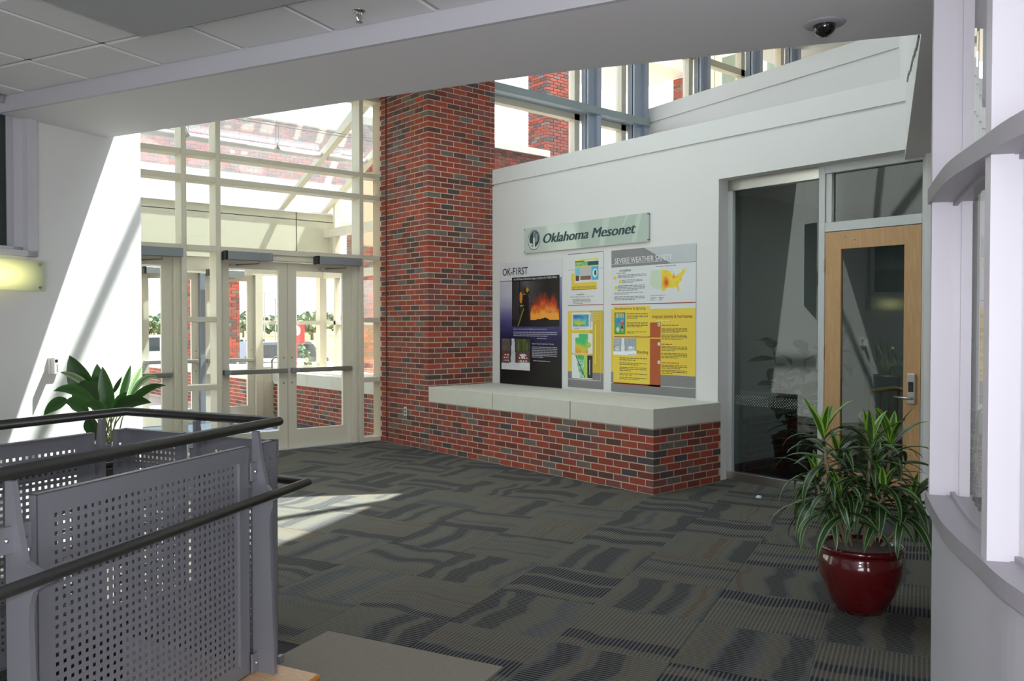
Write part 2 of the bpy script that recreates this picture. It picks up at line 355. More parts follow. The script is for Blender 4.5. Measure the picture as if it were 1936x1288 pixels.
# stair pit
bm = B(); cbox(bm, OP[0]-.02, OP[0], OP[2], OP[3], -2.2, -0.006); cbox(bm, OP[1], OP[1]+.02, OP[2], OP[3], -2.2, -0.006)
cbox(bm, OP[0], OP[1], OP[3], OP[3]+.02, -2.2, -0.006); cbox(bm, OP[0], OP[1], OP[2]-.02, OP[2], -2.2, -0.006); cbox(bm, OP[0], OP[1], OP[2], OP[3], -2.22, -2.2)
struct('wall_stairwell', bm, LGREY, 'painted side walls of the stair opening inside the railing')
st = thing('stair', cd(3.2, 0.6, -2.2), 'straight carpeted stair going down inside the perforated railing', 'stair')
for k in range(9):
    d1 = OP[3] - 0.35 - 0.28*k; z = -0.17*(k+1) - 0.1
    bm = B(); cbox(bm, OP[0]+.02, OP[1]-.02, d1-0.3, d1, z-0.05, z); obj('tread', bm, BEIGE, st)

# tile ceiling over the near zone
ceil = thing('ceiling', cd(3, 1.5, CZ), 'suspended ceiling of white acoustic tiles', 'ceiling', kind='structure')
bm = B(); cbox(bm, -6, 5.5, -5, 3.434, CZ+0.022, CZ+0.06); obj('ceiling_slab', bm, TILE, ceil)
PT = 0.62; cl = [2.714 + PT*k for k in range(-6, 6)]; dl = [3.034 - PT*k for k in range(0, 9)]
bm = B()
for c in cl: 
    if c < 5.5: cbox(bm, c-0.012, c+0.012, dl[-1], 3.434, CZ+0.004, CZ+0.02)
for d in dl: cbox(bm, cl[0], 5.5, d-0.012, d+0.012, CZ+0.004, CZ+0.02)
obj('ceiling_grid', bm, GRID, ceil)
ct_cache = {}
def ctile(c0, c1, d0, d1):
    k = (round(c1-c0, 3), round(d1-d0, 3))
    if k not in ct_cache:
        b = B(); hx, hy = (d1-d0)/2, (c1-c0)/2; box(b, -hx, hx, -hy, hy, -0.006, 0.014)
        e = [e for e in b.edges if all(v.co.z < 0 for v in e.verts)]; bmesh.ops.bevel(b, geom=e, offset=0.006, segments=1, affect='EDGES')
        me = bpy.data.meshes.new('ceiling_tile'); b.to_mesh(me); b.free(); me.materials.append(TILE); ct_cache[k] = me
    o = bpy.data.objects.new('ceiling_tile', ct_cache[k]); COL.objects.link(o); o.parent = ceil
    o.location = cd((c0+c1)/2, (d0+d1)/2, CZ+0.002) - ceil.location; o.rotation_euler = (0, 0, CDROT)
g = 0.013
for i in range(len(cl)):
    c0 = cl[i]; c1 = min(cl[i]+PT, 5.5)
    if c1 - c0 < 0.1: continue
    ctile(c0+g, c1-g, dl[0]+g, 3.434-0.004)
    for j in range(len(dl)-1): ctile(c0+g, c1-g, dl[j+1]+g, dl[j]-g)
# dropped flat panel hung just below the tiles
bm = B(); cbox(bm, 1.2, 3.50, 1.5, 2.91, 3.012, 3.028); bevel(bm, .003)
t_ = thing('ceiling_panel', cd(2.3, 2.2, 3.03), 'large flat grey panel hung just below the tile ceiling', 'panel')
obj('panel', bm, mat('grey_panel', (172, 174, 172), 0.8), t_)
bm = B(); cbox(bm, 1.25, 3.46, 1.55, 2.87, 3.028, 3.08); obj('hanger_frame', bm, DARKJ, t_)

# beam: soffit, fascia and the wall above it; far edge bends gently
far = [(5.5, 4.25), (2.27, 4.246), (1.754, 4.273), (1.292, 4.332), (.702, 4.389), (.023, 4.487)]
bm = B()
for k in range(len(far)-1):
    q4 = [cd(*far[k]), cd(*far[k+1]), cd(far[k+1][0], 3.434), cd(far[k][0], 3.434)]; prism(bm, [(p.x, p.y) for p in q4], SZ, SZ+0.12)
f_ = cd(*far[-1]); g_ = cd(.023, 3.434); h_ = cd(-6, 3.434)
prism(bm, [(f_.x, f_.y), (7.0, 3.155), (7.0, 2.2), (5.0, 1.0), (g_.x, g_.y)], SZ, SZ+0.12)
prism(bm, [(g_.x, g_.y), (5.0, 1.0), (7.0, 2.2), (7.9, 1.0), (7.9, -4.0), (h_.x, h_.y)], SZ, SZ+0.12)
bmesh.ops.recalc_face_normals(bm, faces=bm.faces[:])
struct('ceiling_soffit', bm, SOFFIT, 'wide flat soffit of the beam that crosses the lobby', 'ceiling')
bm = B(); cbox(bm, -6, 5.5, 3.4335, 3.46, SZ-0.0005, CZ+0.3); struct('trim_1', bm, LGREY, 'narrow fascia step between tile ceiling and beam soffit', 'trim')
bm = B()
fp = [cd(c, d) for c, d in far]
for a, b in zip(fp[:-1], fp[1:]): wall_seg(bm, a, b, -0.15, SZ+0.1, RZ)
for a, b in zip(fp[:1], fp[1:2]): wall_seg(bm, a, b, 0.095, SZ+0.1, RZ)  # hidden lip added to shift the shadow edge on the left wall
struct('wall_over_beam', bm, WHITE, 'white wall rising above the beam to the atrium roof, with an added hidden shadow lip')
bm = B(); wall_seg(bm, fp[-1], (10.95, 5.05), -0.15, SZ+0.002, RZ)
struct('wall_atrium_side', bm, WHITE, 'white atrium side wall above the soffit, seen edge on')
# ragged dark line on that wall
bm = B(); p0 = Vector((4.25, 1.84)); d_ = (Vector((10.95, 5.05)) - fp[-1].to_2d()).normalized(); n_ = Vector((-d_.y, d_.x))
pts = []
for k in range(34):
    t = k/33; q = p0 + d_*(0.05 + 2.35*t); pts.append(Vector((q.x + n_.x*0.012, q.y + n_.y*0.012, 3.02 + 0.42*t + R.uniform(-.012, .012))))
tube(bm, pts, 0.010, 6); tag(obj('ragged_dark_line', bm, BLACK), 'thin ragged dark line along the edge wall above the soffit', 'joint')

# left wall with window, return and closure
LW = 5.5
bm = B()
cbox(bm, LW, LW+0.2, 3.62, 4.55, 0, RZ); cbox(bm, LW, LW+0.2, 0.6, 3.62, 0, 2.08); cbox(bm, LW, LW+0.2, 0.6, 3.62, 3.035, RZ); cbox(bm, LW, LW+0.2, -5, 0.6, 0, RZ)
struct('wall_left', bm, WHITE, 'white left wall with a diagonal wedge of sunlight')
wn = thing('window_2', cd(LW, 2.1, 2.0), 'dark window with grey painted frame in the left wall', 'window', kind='structure')
bm = B()
for a in ((0.6, 3.68, 2.045, 2.085), (0.6, 3.68, 3.03, 3.07)): cbox(bm, LW-0.035, LW+0.1, a[0], a[1], a[2], a[3])
cbox(bm, LW-0.035, LW+0.1, 3.61, 3.68, 2.045, 3.07); cbox(bm, LW-0.035, LW+0.1, 0.6, 0.66, 2.045, 3.07)
obj('window_frame', bm, LGREY, wn)
bm = B(); cbox(bm, LW+0.02, LW+0.12, 3.55, 3.61, 2.085, 3.03); cbox(bm, LW+0.02, LW+0.12, 0.66, 3.61, 2.085, 2.11); cbox(bm, LW+0.02, LW+0.12, 0.66, 3.61, 3.0, 3.03); obj('inner_frame', bm, LGREY, wn)
bm = B(); cbox(bm, LW+0.1, LW+0.108, 0.66, 3.56, 2.1, 3.01); obj('glass_pane', bm, OFFG, wn)
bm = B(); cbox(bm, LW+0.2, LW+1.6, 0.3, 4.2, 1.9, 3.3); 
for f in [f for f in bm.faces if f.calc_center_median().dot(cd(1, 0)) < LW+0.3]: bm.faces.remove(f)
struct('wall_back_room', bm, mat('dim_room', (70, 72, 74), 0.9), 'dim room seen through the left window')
bm = B(); e1 = cd(LW+0.2, 4.55); wall_seg(bm, (1.1, 6.75), (1.1, 9.9), -0.2, 0, RZ); wall_seg(bm, cd(LW+0.2, 3.0), (1.1, 6.6), 0.2, 0, RZ)
struct('wall_return', bm, WHITE, 'white return wall behind the left wall beside the doors')

# entrance ceiling and atrium roof with sun patches setting the wedge of its skylight
bm = B(); box(bm, 1.1, 5.95, 7.7, 9.98, 4.64, 4.75); struct('ceiling_entrance', bm, WHITE, 'flat white ceiling above the entrance glazing', 'ceiling')
bm = B(); box(bm, 1.1, 5.95, 7.7, 7.85, 4.75, RZ); box(bm, 5.8, 5.95, 7.7, 9.98, 4.75, RZ); struct('wall_over_entrance', bm, WHITE, 'white wall rising over the entrance ceiling')
A_ = Vector((7.77, 5.59)); B_ = Vector((2.4, 2.49)); C_ = Vector((2.4, 8.69))
bm = B()
def rp(pts): prism(bm, pts, RZ, RZ+0.15)
rp([(7.77, 5.59), (12.5, 5.59), (12.5, -6), (2.4, -6), (2.4, 2.49)]); rp([(7.77, 5.59), (2.4, 8.69), (2.4, 10.6), (12.5, 10.6), (12.5, 5.59)]); rp([(2.4, -6), (2.4, 10.6), (-3, 10.6), (-3, -6)])
rp([(12.5, 4.2), (17, 4.2), (17, 10.6), (12.5, 10.6)])
struct('roof', bm, WHITE, 'flat atrium roof around the skylight', 'roof')
sk = thing('unseen_skylight', (4.2, 5.6, RZ), 'wedge shaped glazed skylight in the atrium roof, shaped to cast the sun patches', 'unseen_skylight')
bm = B(); prism(bm, [(7.7, 5.59), (2.45, 8.62), (2.45, 2.56)], RZ+0.1, RZ+0.112); obj('glass_pane', bm, ROOFG, sk)
bm = B(); box(bm, 2.4, 7.6, 5.33, 5.45, RZ-0.05, RZ+0.1); obj('bar', bm, CREAM, sk)  # unseen bars placed to cast the dark bands in the sunlight
bm = B(); box(bm, 5.8, 5.88, 4.4, 6.8, RZ-0.05, RZ+0.1); obj('bar', bm, CREAM, sk)
bm = B(); box(bm, 4.34, 4.38, 3.6, 7.6, RZ-0.05, RZ+0.1); obj('bar', bm, CREAM, sk)

# closure behind the camera
bm = B(); wall_seg(bm, cd(-4.2, -4.5), cd(LW+0.2, -4.5), -0.2, 0, RZ); wall_seg(bm, cd(-4.2, 8.6), cd(-4.2, -4.5), -0.2, 0, RZ)
struct('wall_back', bm, WHITE, 'white walls behind the viewer')

# poster wall: opening y 3.0..4.98 for the office front, ledge with groove
PX = 7.0
bm = B(); box(bm, PX, PX+0.2, 5.02, 9.78, 0, 3.04); box(bm, PX, PX+0.2, 3.0, 9.78, 3.04, 3.42)
box(bm, PX+0.025, PX+0.2, 3.0, 9.78, 3.42, 3.446); box(bm, PX, PX+0.2, 3.0, 9.78, 3.446, 3.64)
box(bm, PX, PX+0.2, -4, 3.0, 0, 3.1); box(bm, PX+0.2, 17, 10.0, 10.2, 0, 3.6); box(bm, PX+0.2, PX+0.25, 5.05, 10, 0, 3.04)
struct('wall_right', bm, WHITE, 'white poster wall with a grooved ledge along its top')
bm = B(); box(bm, PX+0.2, 12.2, -3, 10.0, 3.3, 3.56); struct('floor_upper', bm, LGREY, 'upper floor slab behind the ledge', 'floor')
# upper guard wall, turned about 8 degrees
U0, U1 = Vector((11.43, 9.8)), Vector((10.74, 4.86)); ub = B()
wall_seg(ub, U1, U0, -0.2, 3.5, 5.11); u_d = (U0-U1).normalized(); u_n = Vector((u_d.y, -u_d.x))*0.03
wall_seg(ub, U1+u_n, U0+u_n, -0.17, 5.11, 5.15); wall_seg(ub, U1, U0, -0.2, 5.15, 5.40)
struct('wall_upper', ub, WHITE, 'upper white parapet wall with a groove, under the high windows')

# office front recess, room
bm = B(); box(bm, 7.2, 11, 5.5, 5.65, 0, 3.3); box(bm, 11, 11.2, -1, 5.65, 0, 3.3); box(bm, 7.2, 11, -1.2, -1, 0, 3.3)
struct('wall_office', bm, mat('office_wall', (176, 184, 184), 0.8), 'pale walls of the office behind the glass')
bm = B(); box(bm, 7.25, 11, -1, 5.5, 3.04, 3.1); struct('ceiling_office', bm, TILE, 'office ceiling', 'ceiling')
bm = B(); box(bm, 7.2, 11, -1, 5.5, -0.004, 0.001); struct('floor_office', bm, mat('office_floor', (38, 38, 42), 0.7), 'dark office floor', 'floor')

# curved reception wall on the right
rw = [(1.25, -0.75), (1.62, -0.10), (1.98, 0.38), (2.377, 0.769), (2.626, 0.955), (2.912, 1.157), (3.152, 1.295), (3.465, 1.462)]
def smooth_line(P, n=6):
    out = []
    for i in range(len(P)-1):
        p0 = Vector(P[max(i-1, 0)]); p1 = Vector(P[i]); p2 = Vector(P[i+1]); p3 = Vector(P[min(i+2, len(P)-1)])
        for k in range(n):
            t = k/n; out.append(0.5*((2*p1)+(p2-p0)*t+(2*p0-5*p1+4*p2-p3)*t*t+(3*p1-p0-3*p2+p3)*t**3))
    out.append(Vector(P[-1])); return out
RW = smooth_line(rw)
def ribbon(bm, line, o0, o1, z0, z1):     # offset o inward (to the right of the direction of travel)
    a, b = [], []
    for i, p in enumerate(line):
        d = (line[min(i+1, len(line)-1)] - line[max(i-1, 0)]).normalized(); n = Vector((d.y, -d.x))
        a.append(p + n*o0); b.append(p + n*o1)
    for k in range(len(line)-1):
        hexa(bm, [(a[k].x, a[k].y, z0), (b[k].x, b[k].y, z0), (b[k+1].x, b[k+1].y, z0), (a[k+1].x, a[k+1].y, z0), (a[k].x, a[k].y, z1), (b[k].x, b[k].y, z1), (b[k+1].x, b[k+1].y, z1), (a[k+1].x, a[k+1].y, z1)])
    bmesh.ops.remove_doubles(bm, verts=bm.verts[:], dist=1e-5)
    seen = {}
    for f in list(bm.faces):
        key = tuple(sorted(v.index for v in f.verts))
    return bm
rwt = thing('wall_curved', (3.0, 1.2, 0), 'curved white reception wall at the right edge below the sill', 'wall', kind='structure')
bm = B(); ribbon(bm, RW, 0.015, 0.14, 0, 0.845); obj('wall_panel', bm, LGREY, rwt)
wf = thing('window_3', (2.9, 1.15, 0.9), 'curved white framed interior window above the reception wall', 'window', kind='structure')
bm = B(); ribbon(bm, RW, -0.012, 0.24, 0.845, 0.90); obj('window_sill', bm, RBAND, wf)
bm = B(); ribbon(bm, RW, -0.012, 0.24, 2.065, 2.125); obj('transom', bm, RBAND, wf)
bm = B(); ribbon(bm, RW, 0.075, 0.095, 0.90, 0.915); ribbon(bm, RW, 0.075, 0.095, 2.05, 2.065); obj('glazing_bead', bm, RBAND, wf)
def rpost(i0, s, wdt, name='mullion'):
    p = RW[i0]; d = (RW[min(i0+1, len(RW)-1)] - RW[i0-1]).normalized(); n = Vector((d.y, -d.x))
    for z0, z1 in ((0.90, 2.065), (2.125, SZ)):
        bm = B(); q = p + d*s
        wall_seg(bm, q + n*0.0, q + n*0.06, wdt, z0, z1); obj(name, bm, RFRAME, wf)
        bm = B(); wall_seg(bm, q + n*0.06 + d*0.012, q + n*0.24 + d*0.012, wdt-0.024, z0, z1); obj('inner_'+name, bm, RFRAME, wf)
last = len(RW)-1
rpost(last, -0.05, 0.05, 'jamb')
def idx_near(pt): return min(range(len(RW)), key=lambda i: (RW[i]-Vector(pt)).length)
im = idx_near((2.60, 0.935)); rpost(im, 0.0, 0.055); rpost(idx_near((1.9, 0.30)), 0.0, 0.055)
bm = B(); ribbon(bm, RW[:], 0.083, 0.087, 0.90, 2.065); obj('glass_pane', bm, GLASS, wf)
bm = B(); ribbon(bm, RW[:], 0.083, 0.087, 2.125, SZ); obj('glass_pane', bm, GLASS, wf)
bm = B(); e = RW[-1]; d = (RW[-1]-RW[-2]).normalized(); n = Vector((d.y, -d.x)); wall_seg(bm, e+n*0.24, e+n*3.5, 0.1, 0, SZ)
wall_seg(bm, e+n*3.5, e+n*3.5-d*5, 0.1, 0, SZ)
struct('wall_reception', bm, mat('reception_wall', (190, 188, 194), 0.8), 'plain walls of the reception room behind the curved window')

# ================================================================== BRICK PILLAR AND BENCH
BX = 5.96; JY = 8.62; EY = 9.76
pil = thing('brick_pillar', (6.5, 9.2, 0), 'tall red brick pillar between entrance glazing and poster wall', 'pillar')
bm = B(); box(bm, BX+0.003, 7.037, JY+0.003, 9.95, 0, 7.5); obj('mortar_core', bm, MORTAR, pil)
lay_bricks(pil, layout(None, [((BX, JY), (0, 1), EY-JY, (1, 0), 0), ((BX, JY), (1, 0), 7.04-BX, (0, 1), 1)], 0, 104), 300)
bm = B(); tube(bm, [(BX-0.004, 9.60, 0.02), (BX-0.004, 9.60, 4.64)], 0.009, 8); obj('sealant_joint', bm, mat('rust_sealant', (108, 52, 40), 0.8), pil)
ben = thing('brick_bench', (6.5, 6.8, 0), 'low red brick ledge wall with pale stone cap below the posters', 'bench')
bm = B(); box(bm, BX+0.003, 6.998, 4.983, JY-0.006, 0, 0.61); obj('mortar_core', bm, MORTAR, ben)
lay_bricks(ben, layout(None, [((BX, 4.98), (0, 1), JY-0.012-4.98, (1, 0), 0), ((BX, 4.98), (1, 0), 6.998-BX, (0, 1), 1)], 0, 9), 300)
for y0, y1 in ((4.98, 6.074), (6.086, 7.340), (7.352, 8.612)):
    bm = B(); box(bm, BX-0.004, 6.998, y0, y1, 0.612, 0.80); bevel(bm, 0.004); obj('stone_cap', bm, STONE, ben)
bm = B(); box(bm, BX+0.004, 6.998, 4.99, 8.60, 0.6, 0.793); obj('cap_mortar', bm, mat('joint_sealant', (132, 122, 104), .9), ben)
def outlet(name, loc, nrm, label, m, parentless=True):
    o = thing(name, loc, label, 'outlet'); x, y, z = loc
    bm = B(); box(bm, x-0.006, x, y-0.035, y+0.035, z-0.058, z+0.058); bevel(bm, .002); obj('cover_plate', bm, m, o)
    for dz in (-0.022, 0.022):
        bm = B(); box(bm, x-0.008, x-0.005, y-0.015, y+0.015, z+dz-0.014, z+dz+0.014); obj('socket', bm, BLACK, o)
outlet('wall_outlet', (BX, 9.139, 0.448), None, 'steel power outlet low on the brick pillar', CHROME)

# ================================================================== ENTRANCE GLAZING (inner line y 9.76..9.96)
def vbar(parent, x0, x1, y0, y1, z0, z1, name='mullion', m=None):
    bm = B(); box(bm, x0, x1, y0, y1, z0, z1); bevel(bm, 0.003); return obj(name, bm, m or CREAM, parent)
def pane(parent, x0, x1, y, z0, z1, m=None):
    bm = B(); box(bm, x0, x1, y, y+0.006, z0, z1); return obj('glass_pane', bm, m or GLASS, parent)
cw = thing('window_1', (3.9, 9.86, 0), 'cream framed glazed entrance wall around the doors', 'window', kind='structure')
vx = [(1.16, 1.22), (1.44, 1.50), (3.315, 3.375), (3.715, 3.775), (5.645, 5.705), (6.04, 6.10)]
FY0, FY1 = 9.76, 9.97
for a, b in vx: vbar(cw, a, b, FY0, FY1, 0, 4.64)
gaps = [(vx[i][1], vx[i+1][0]) for i in range(len(vx)-1)]
for k, (a, b) in enumerate(gaps):
    door = (b-a) > 1
    for z0, z1 in ((3.55, 3.61), (3.255, 3.32), (2.445, 2.51), (4.58, 4.64)): vbar(cw, a, b, FY0+0.002, FY1, z0, z1, 'transom')
    for z0, z1 in ((2.51, 3.255), (3.32, 3.55), (3.61, 4.58)): pane(cw, a, b, 9.94, z0, z1)
    if not door:
        for z0, z1 in ((0, 0.06), (0.805, 0.87), (1.61, 1.672)): vbar(cw, a, b, FY0+0.002, FY1, z0, z1, 'transom')
        for z0, z1 in ((0.06, 0.805), (0.87, 1.61), (1.672, 2.445)): pane(cw, a, b, 9.94, z0, z1)
    else:
        vbar(cw, a, b, FY0+0.03, FY1, 2.375, 2.445, 'door_head')
        for x0, x1 in ((a, a+0.03), (b-0.075, b)):
            vbar(cw, x0, x1, FY0+0.05, FY1, 0, 2.375, 'door_jamb')
        for x0, x1 in ((b-0.05, b-0.03),): vbar(cw, x0, x1, FY0+0.035, FY0+0.05, 0, 2.375, 'door_stop')
        bm = B(); box(bm, a, b, FY0+0.04, FY1+0.03, 0, 0.012); obj('threshold', bm, ALU, cw)
def glass_door(name, x0, x1, y, hinge_left, label, top=2.365, bar_z=1.0, side=-1, pull=False, closer=True, pairgrp=None, m=None):
    """glazed leaf, front face at y; side -1: hardware faces the lobby"""
    m = m or CREAM
    d = thing(name, ((x0+x1)/2, y, 0), label, 'door', kind='structure')
    sw = 0.115; zb, zt = 0.24, top-0.10
    bm = B(); T = 0.045
    box(bm, x0, x0+sw, y, y+T, 0.012, top); box(bm, x1-sw, x1, y, y+T, 0.012, top); box(bm, x0+sw, x1-sw, y, y+T, 0.012, zb); box(bm, x0+sw, x1-sw, y, y+T, zt, top)
    obj('door_frame', bm, m, d)
    bm = B(); box(bm, x0+sw, x1-sw, y+0.02, y+0.028, zb, zt); obj('glass_pane', bm, GLASS, d)
    # push bar
    bm = B(); a0, a1 = x0+0.03, x1-0.02
    box(bm, a0+0.07, a1, y-0.07, y-0.03, bar_z-0.03, bar_z+0.03); bevel(bm, 0.008, 2); pb = obj('push_bar', bm, mat('bar_metal', (138, 134, 128), 0.35, metal=0.6) if False else CHROME2, d)
    bm = B(); box(bm, a0, a0+0.07, y-0.075, y, bar_z-0.032, bar_z+0.032); bevel(bm, 0.006); obj('end_cap', bm, GREYM, pb)
    bm = B(); box(bm, a1-0.05, a1, y-0.03, y, bar_z-0.025, bar_z+0.025); obj('end_cap', bm, GREYM, pb)
    if closer:
        cx0, cx1 = (x0+0.02, x0+0.58) if hinge_left else (x1-0.56, x1+0.06)
        bm = B(); box(bm, cx0, cx1, y-0.22, y-0.10, 2.355, 2.455); bevel(bm, 0.004); c = obj('door_closer', bm, GREYM, d)
        bm = B(); box(bm, cx0-0.03, cx0, y-0.22, y-0.10, 2.352, 2.458); obj('end_cap', bm, BLACK, c)
        bm = B(); ax = cx0+0.42; tube(bm, [(ax, y-0.12, 2.35), (ax, y-0.12, 2.325), (cx0+0.16, y-0.05, 2.305)], 0.009, 6); box(bm, cx0+0.10, cx0+0.2, y-0.05, y, 2.29, 2.315); obj('closer_arm', bm, CHROME, c)
    if pull:
        bm = B(); xp = x1-0.155; P = [(xp+0.06, y+T, bar_z+0.17), (xp+0.03, y+T+0.06, bar_z+0.17), (xp, y+T+0.07, bar_z+0.12), (xp, y+T+0.07, bar_z-0.12), (xp+0.03, y+T+0.06, bar_z-0.17), (xp+0.06, y+T, bar_z-0.17)]
        tube(bm, P, 0.013, 10); obj('pull_handle', bm, CHROME, d, smooth=True)
    for zz in (bar_z+0.16, bar_z-0.16):
        xx = x1-0.05 if hinge_left else x0+0.05
        bm = B(); tube(bm, [(xx, y-0.004, zz), (xx, y+0.001, zz)], 0.012, 10); obj('bolt', bm, GREYM, d)
    return d
CHROME2 = mat('satin_bar', (158, 156, 152), 0.35, metal=0.7)
DY = 9.88
glass_door('door_1', 3.80, 4.665, DY, True, 'cream glazed leaf with pull handle, left of the inner pair', pull=True)
glass_door('door_2', 4.675, 5.57, DY, False, 'cream glazed leaf next to the pillar, right of the inner pair')
glass_door('door_3', 2.385, 3.24, DY, False, 'inner glazed leaf half hidden by the left wall')
glass_door('door_4', 1.50, 2.375, DY, True, 'inner glazed leaf wholly behind the left wall')

# ================================================================== VESTIBULE
OY = 13.25
bm = B(); box(bm, 1.2, 7.0, 9.9, 13.5, -0.2, 0.0); struct('floor_vestibule', bm, MATF, 'dark blue-grey entrance mat floor between the door lines', 'floor')
ow = thing('window_4', (4.2, OY, 0), 'cream framed outer glazed wall of the vestibule', 'window', kind='structure')
for a, b in ((1.2, 1.3), (3.78, 3.90), (4.785, 4.865), (5.70, 5.83), (6.87, 7.0)):
    m_ = CREAM
    vbar(ow, a, b, OY, OY+0.15, 0, 2.395 if a == 4.785 else 2.66, m=(mat('grey_mullion', (140, 146, 156), 0.45, metal=0.2) if a == 4.785 else CREAM))
for a, b in ((1.3, 3.78), (3.90, 5.70), (5.83, 6.87)):
    vbar(ow, a, b, OY, OY+0.15, 2.40, 2.66, 'header')
    if a > 5.8: 
        vbar(ow, a, b, OY, OY+0.15, 1.58, 1.645, 'transom'); vbar(ow, a, b, OY, OY+0.15, 0.80, 0.87, 'transom')
        pane(ow, a, b, OY+0.12, 0.87, 1.58); pane(ow, a, b, OY+0.12, 1.645, 2.40)
        bm = B(); box(bm, a, b, OY+0.02, OY+0.14, 0, 0.80); obj('base_panel', bm, CREAM, ow)
glass_door('door_5', 3.905, 4.78, OY+0.06, True, 'outer glazed leaf left of the grey centre mullion', top=2.395)
glass_door('door_6', 4.87, 5.695, OY+0.06, True, 'outer glazed leaf right of the grey centre mullion', top=2.395)
glass_door('door_7', 2.9, 3.77, OY+0.06, False, 'far outer glazed leaf behind the left wall', top=2.395, closer=False)
# spandrel of cream panels with dark joints
sp = thing('spandrel', (4.2, OY, 2.66), 'cream panelled spandrel with dark joints above the outer doors', 'panel')
for x0, x1 in ((1.2, 3.0), (3.02, 6.41), (6.43, 7.25)):
    for z0, z1 in ((2.66, 3.368), (3.382, 3.50)):
        bm = B(); box(bm, x0, x1, OY-0.03, OY+0.0, z0, z1); obj('panel', bm, CREAMP, sp)
bm = B(); box(bm, 1.2, 7.25, OY, OY+0.16, 2.66, 3.52); obj('backing', bm, DARKJ, sp)
bm = B(); box(bm, 1.2, 7.25, OY-0.06, OY+0.2, 3.5, 3.53); obj('gutter', bm, RFRAME, sp)
# side glazing on the bench side and roof
sg = thing('window_5', (7.0, 11.6, 0.8), 'cream framed side glazing above the vestibule bench', 'window', kind='structure')
ZR = lambda y: 3.53 + 0.47*(OY - y)
for y in (9.98, 11.42, 12.86):
    bm = B(); box(bm, 6.96, 7.06, y, y+0.07, 0.80, ZR(y)-0.03); obj('mullion', bm, CREAM, sg)
bm = B(); box(bm, 6.96, 7.06, 9.98, OY, 1.58, 1.645); obj('transom', bm, CREAM, sg)
bm = B(); box(bm, 6.93, 7.06, 9.98, OY, 2.38, 2.50); obj('transom', bm, CREAM, sg)
bm = B(); box(bm, 6.93, 7.06, 9.98, OY, 3.1, 3.24); obj('transom', bm, CREAM, sg)
for z0, z1 in ((0.80, 1.58), (1.645, 2.38), (2.5, 3.1)):
    bm = B(); box(bm, 7.02, 7.026, 9.98, OY, z0, z1); obj('glass_pane', bm, GLASS, sg)
bm = B(); box(bm, 1.2, 1.3, 9.98, OY, 0, 3.5); struct('wall_vestibule', bm, CREAMP, 'cream side wall of the vestibule behind the left wall')
rf = thing('glass_roof', (4.2, 11.6, 3.6), 'sloping glass roof on cream rafters over the vestibule', 'roof')
for x in (1.3, 3.2, 6.14, 6.93):
    bm = B(); y0, y1 = 9.99, OY+0.1
    hexa(bm, [(x-.05, y0, ZR(y0)-0.2), (x+.05, y0, ZR(y0)-0.2), (x+.05, y1, ZR(y1)-0.2+.17), (x-.05, y1, ZR(y1)-0.03), (x-.05, y0, ZR(y0)), (x+.05, y0, ZR(y0)), (x+.05, y1, ZR(y1)), (x-.05, y1, ZR(y1))]); obj('rafter', bm, CREAM, rf)
xs = [1.3, 3.2, 6.14, 6.93]
for a, b in zip(xs[:-1], xs[1:]):
    for y0, y1 in ((9.99, 11.64), (11.64, OY+0.1)):
        bm = B(); hexa(bm, [(a, y0, ZR(y0)), (b, y0, ZR(y0)), (b, y1, ZR(y1)), (a, y1, ZR(y1)), (a, y0, ZR(y0)+.01), (b, y0, ZR(y0)+.01), (b, y1, ZR(y1)+.01), (a, y1, ZR(y1)+.01)]); obj('glass_pane', bm, ROOFG, rf)
    if b - a > 0.3:
        bm = B(); yy = 11.68; zz = ZR(yy)-0.09
        tube(bm, [(a+0.06, yy, zz), (b-0.07, yy, zz)], 0.055, 16); obj('purlin_tube', bm, RFRAME, rf, smooth=True)
bm = B(); box(bm, 1.2, 7.06, 9.97, 10.1, 4.60, 5.10); obj('flashing', bm, CREAM, rf)
cb = thing('cable_light', (4.5, 10.9, 4.2), 'low voltage cable light with small cone lamps under the glass roof', 'lamp')
for dz in (0, 0.05):
    bm = B(); tube(bm, [(1.3, 10.85+dz, 4.32+dz), (6.95, 10.85+dz, 4.32+dz)], 0.004, 5); obj('cable', bm, GREYM, cb)
for x in (3.77, 5.0):
    bm = B(); lathe(bm, [(0.008, 0.10), (0.012, 0.06), (0.05, 0.0), (0.045, 0.0), (0.008, 0.05)], (x, 10.87, 4.0), 16); hd_ = obj('lamp_head', bm, CHROME, cb, smooth=True)
    for s in (-.02, .02):
        bm = B(); tube(bm, [(x+s, 10.87, 4.08), (x+s, 10.87, 4.33)], 0.003, 5); obj('hanger', bm, GREYM, hd_)
# vestibule bench and the wall that carries on outside
vb = thing('brick_ledge', (6.4, 11.5, 0), 'brick ledge wall with stone cap inside the vestibule', 'bench')
bm = B(); box(bm, 6.003, 6.95, 9.98, OY, 0, 0.6); obj('mortar_core', bm, MORTAR, vb)
lay_bricks(vb, layout(None, [((6.0, 9.98), (0, 1), OY-9.98, (1, 0), 0)], 0, 9), 300)
for y0, y1 in ((9.98, 10.6), (10.606, 12.01), (12.016, OY)):
    bm = B(); box(bm, 5.996, 6.955, y0, y1, 0.604, 0.80); bevel(bm, .004); obj('stone_cap', bm, STONE, vb)
outlet('wall_outlet', (6.0, 10.752, 0.471), None, 'white power outlet on the vestibule ledge wall', WPLAST)
ob = thing('garden_wall', (6.4, 16.5, 0), 'low brick wall with stone cap running on outside the doors', 'wall')
bm = B(); box(bm, 6.006, 6.4, OY+.17, 21, -0.1, 0.6); obj('mortar_core', bm, MORTAR, ob)
lay_bricks(ob, layout(None, [((6.0, OY+.17), (0, 1), 21-OY-.17, (1, 0), 0)], 0, 9), 300)
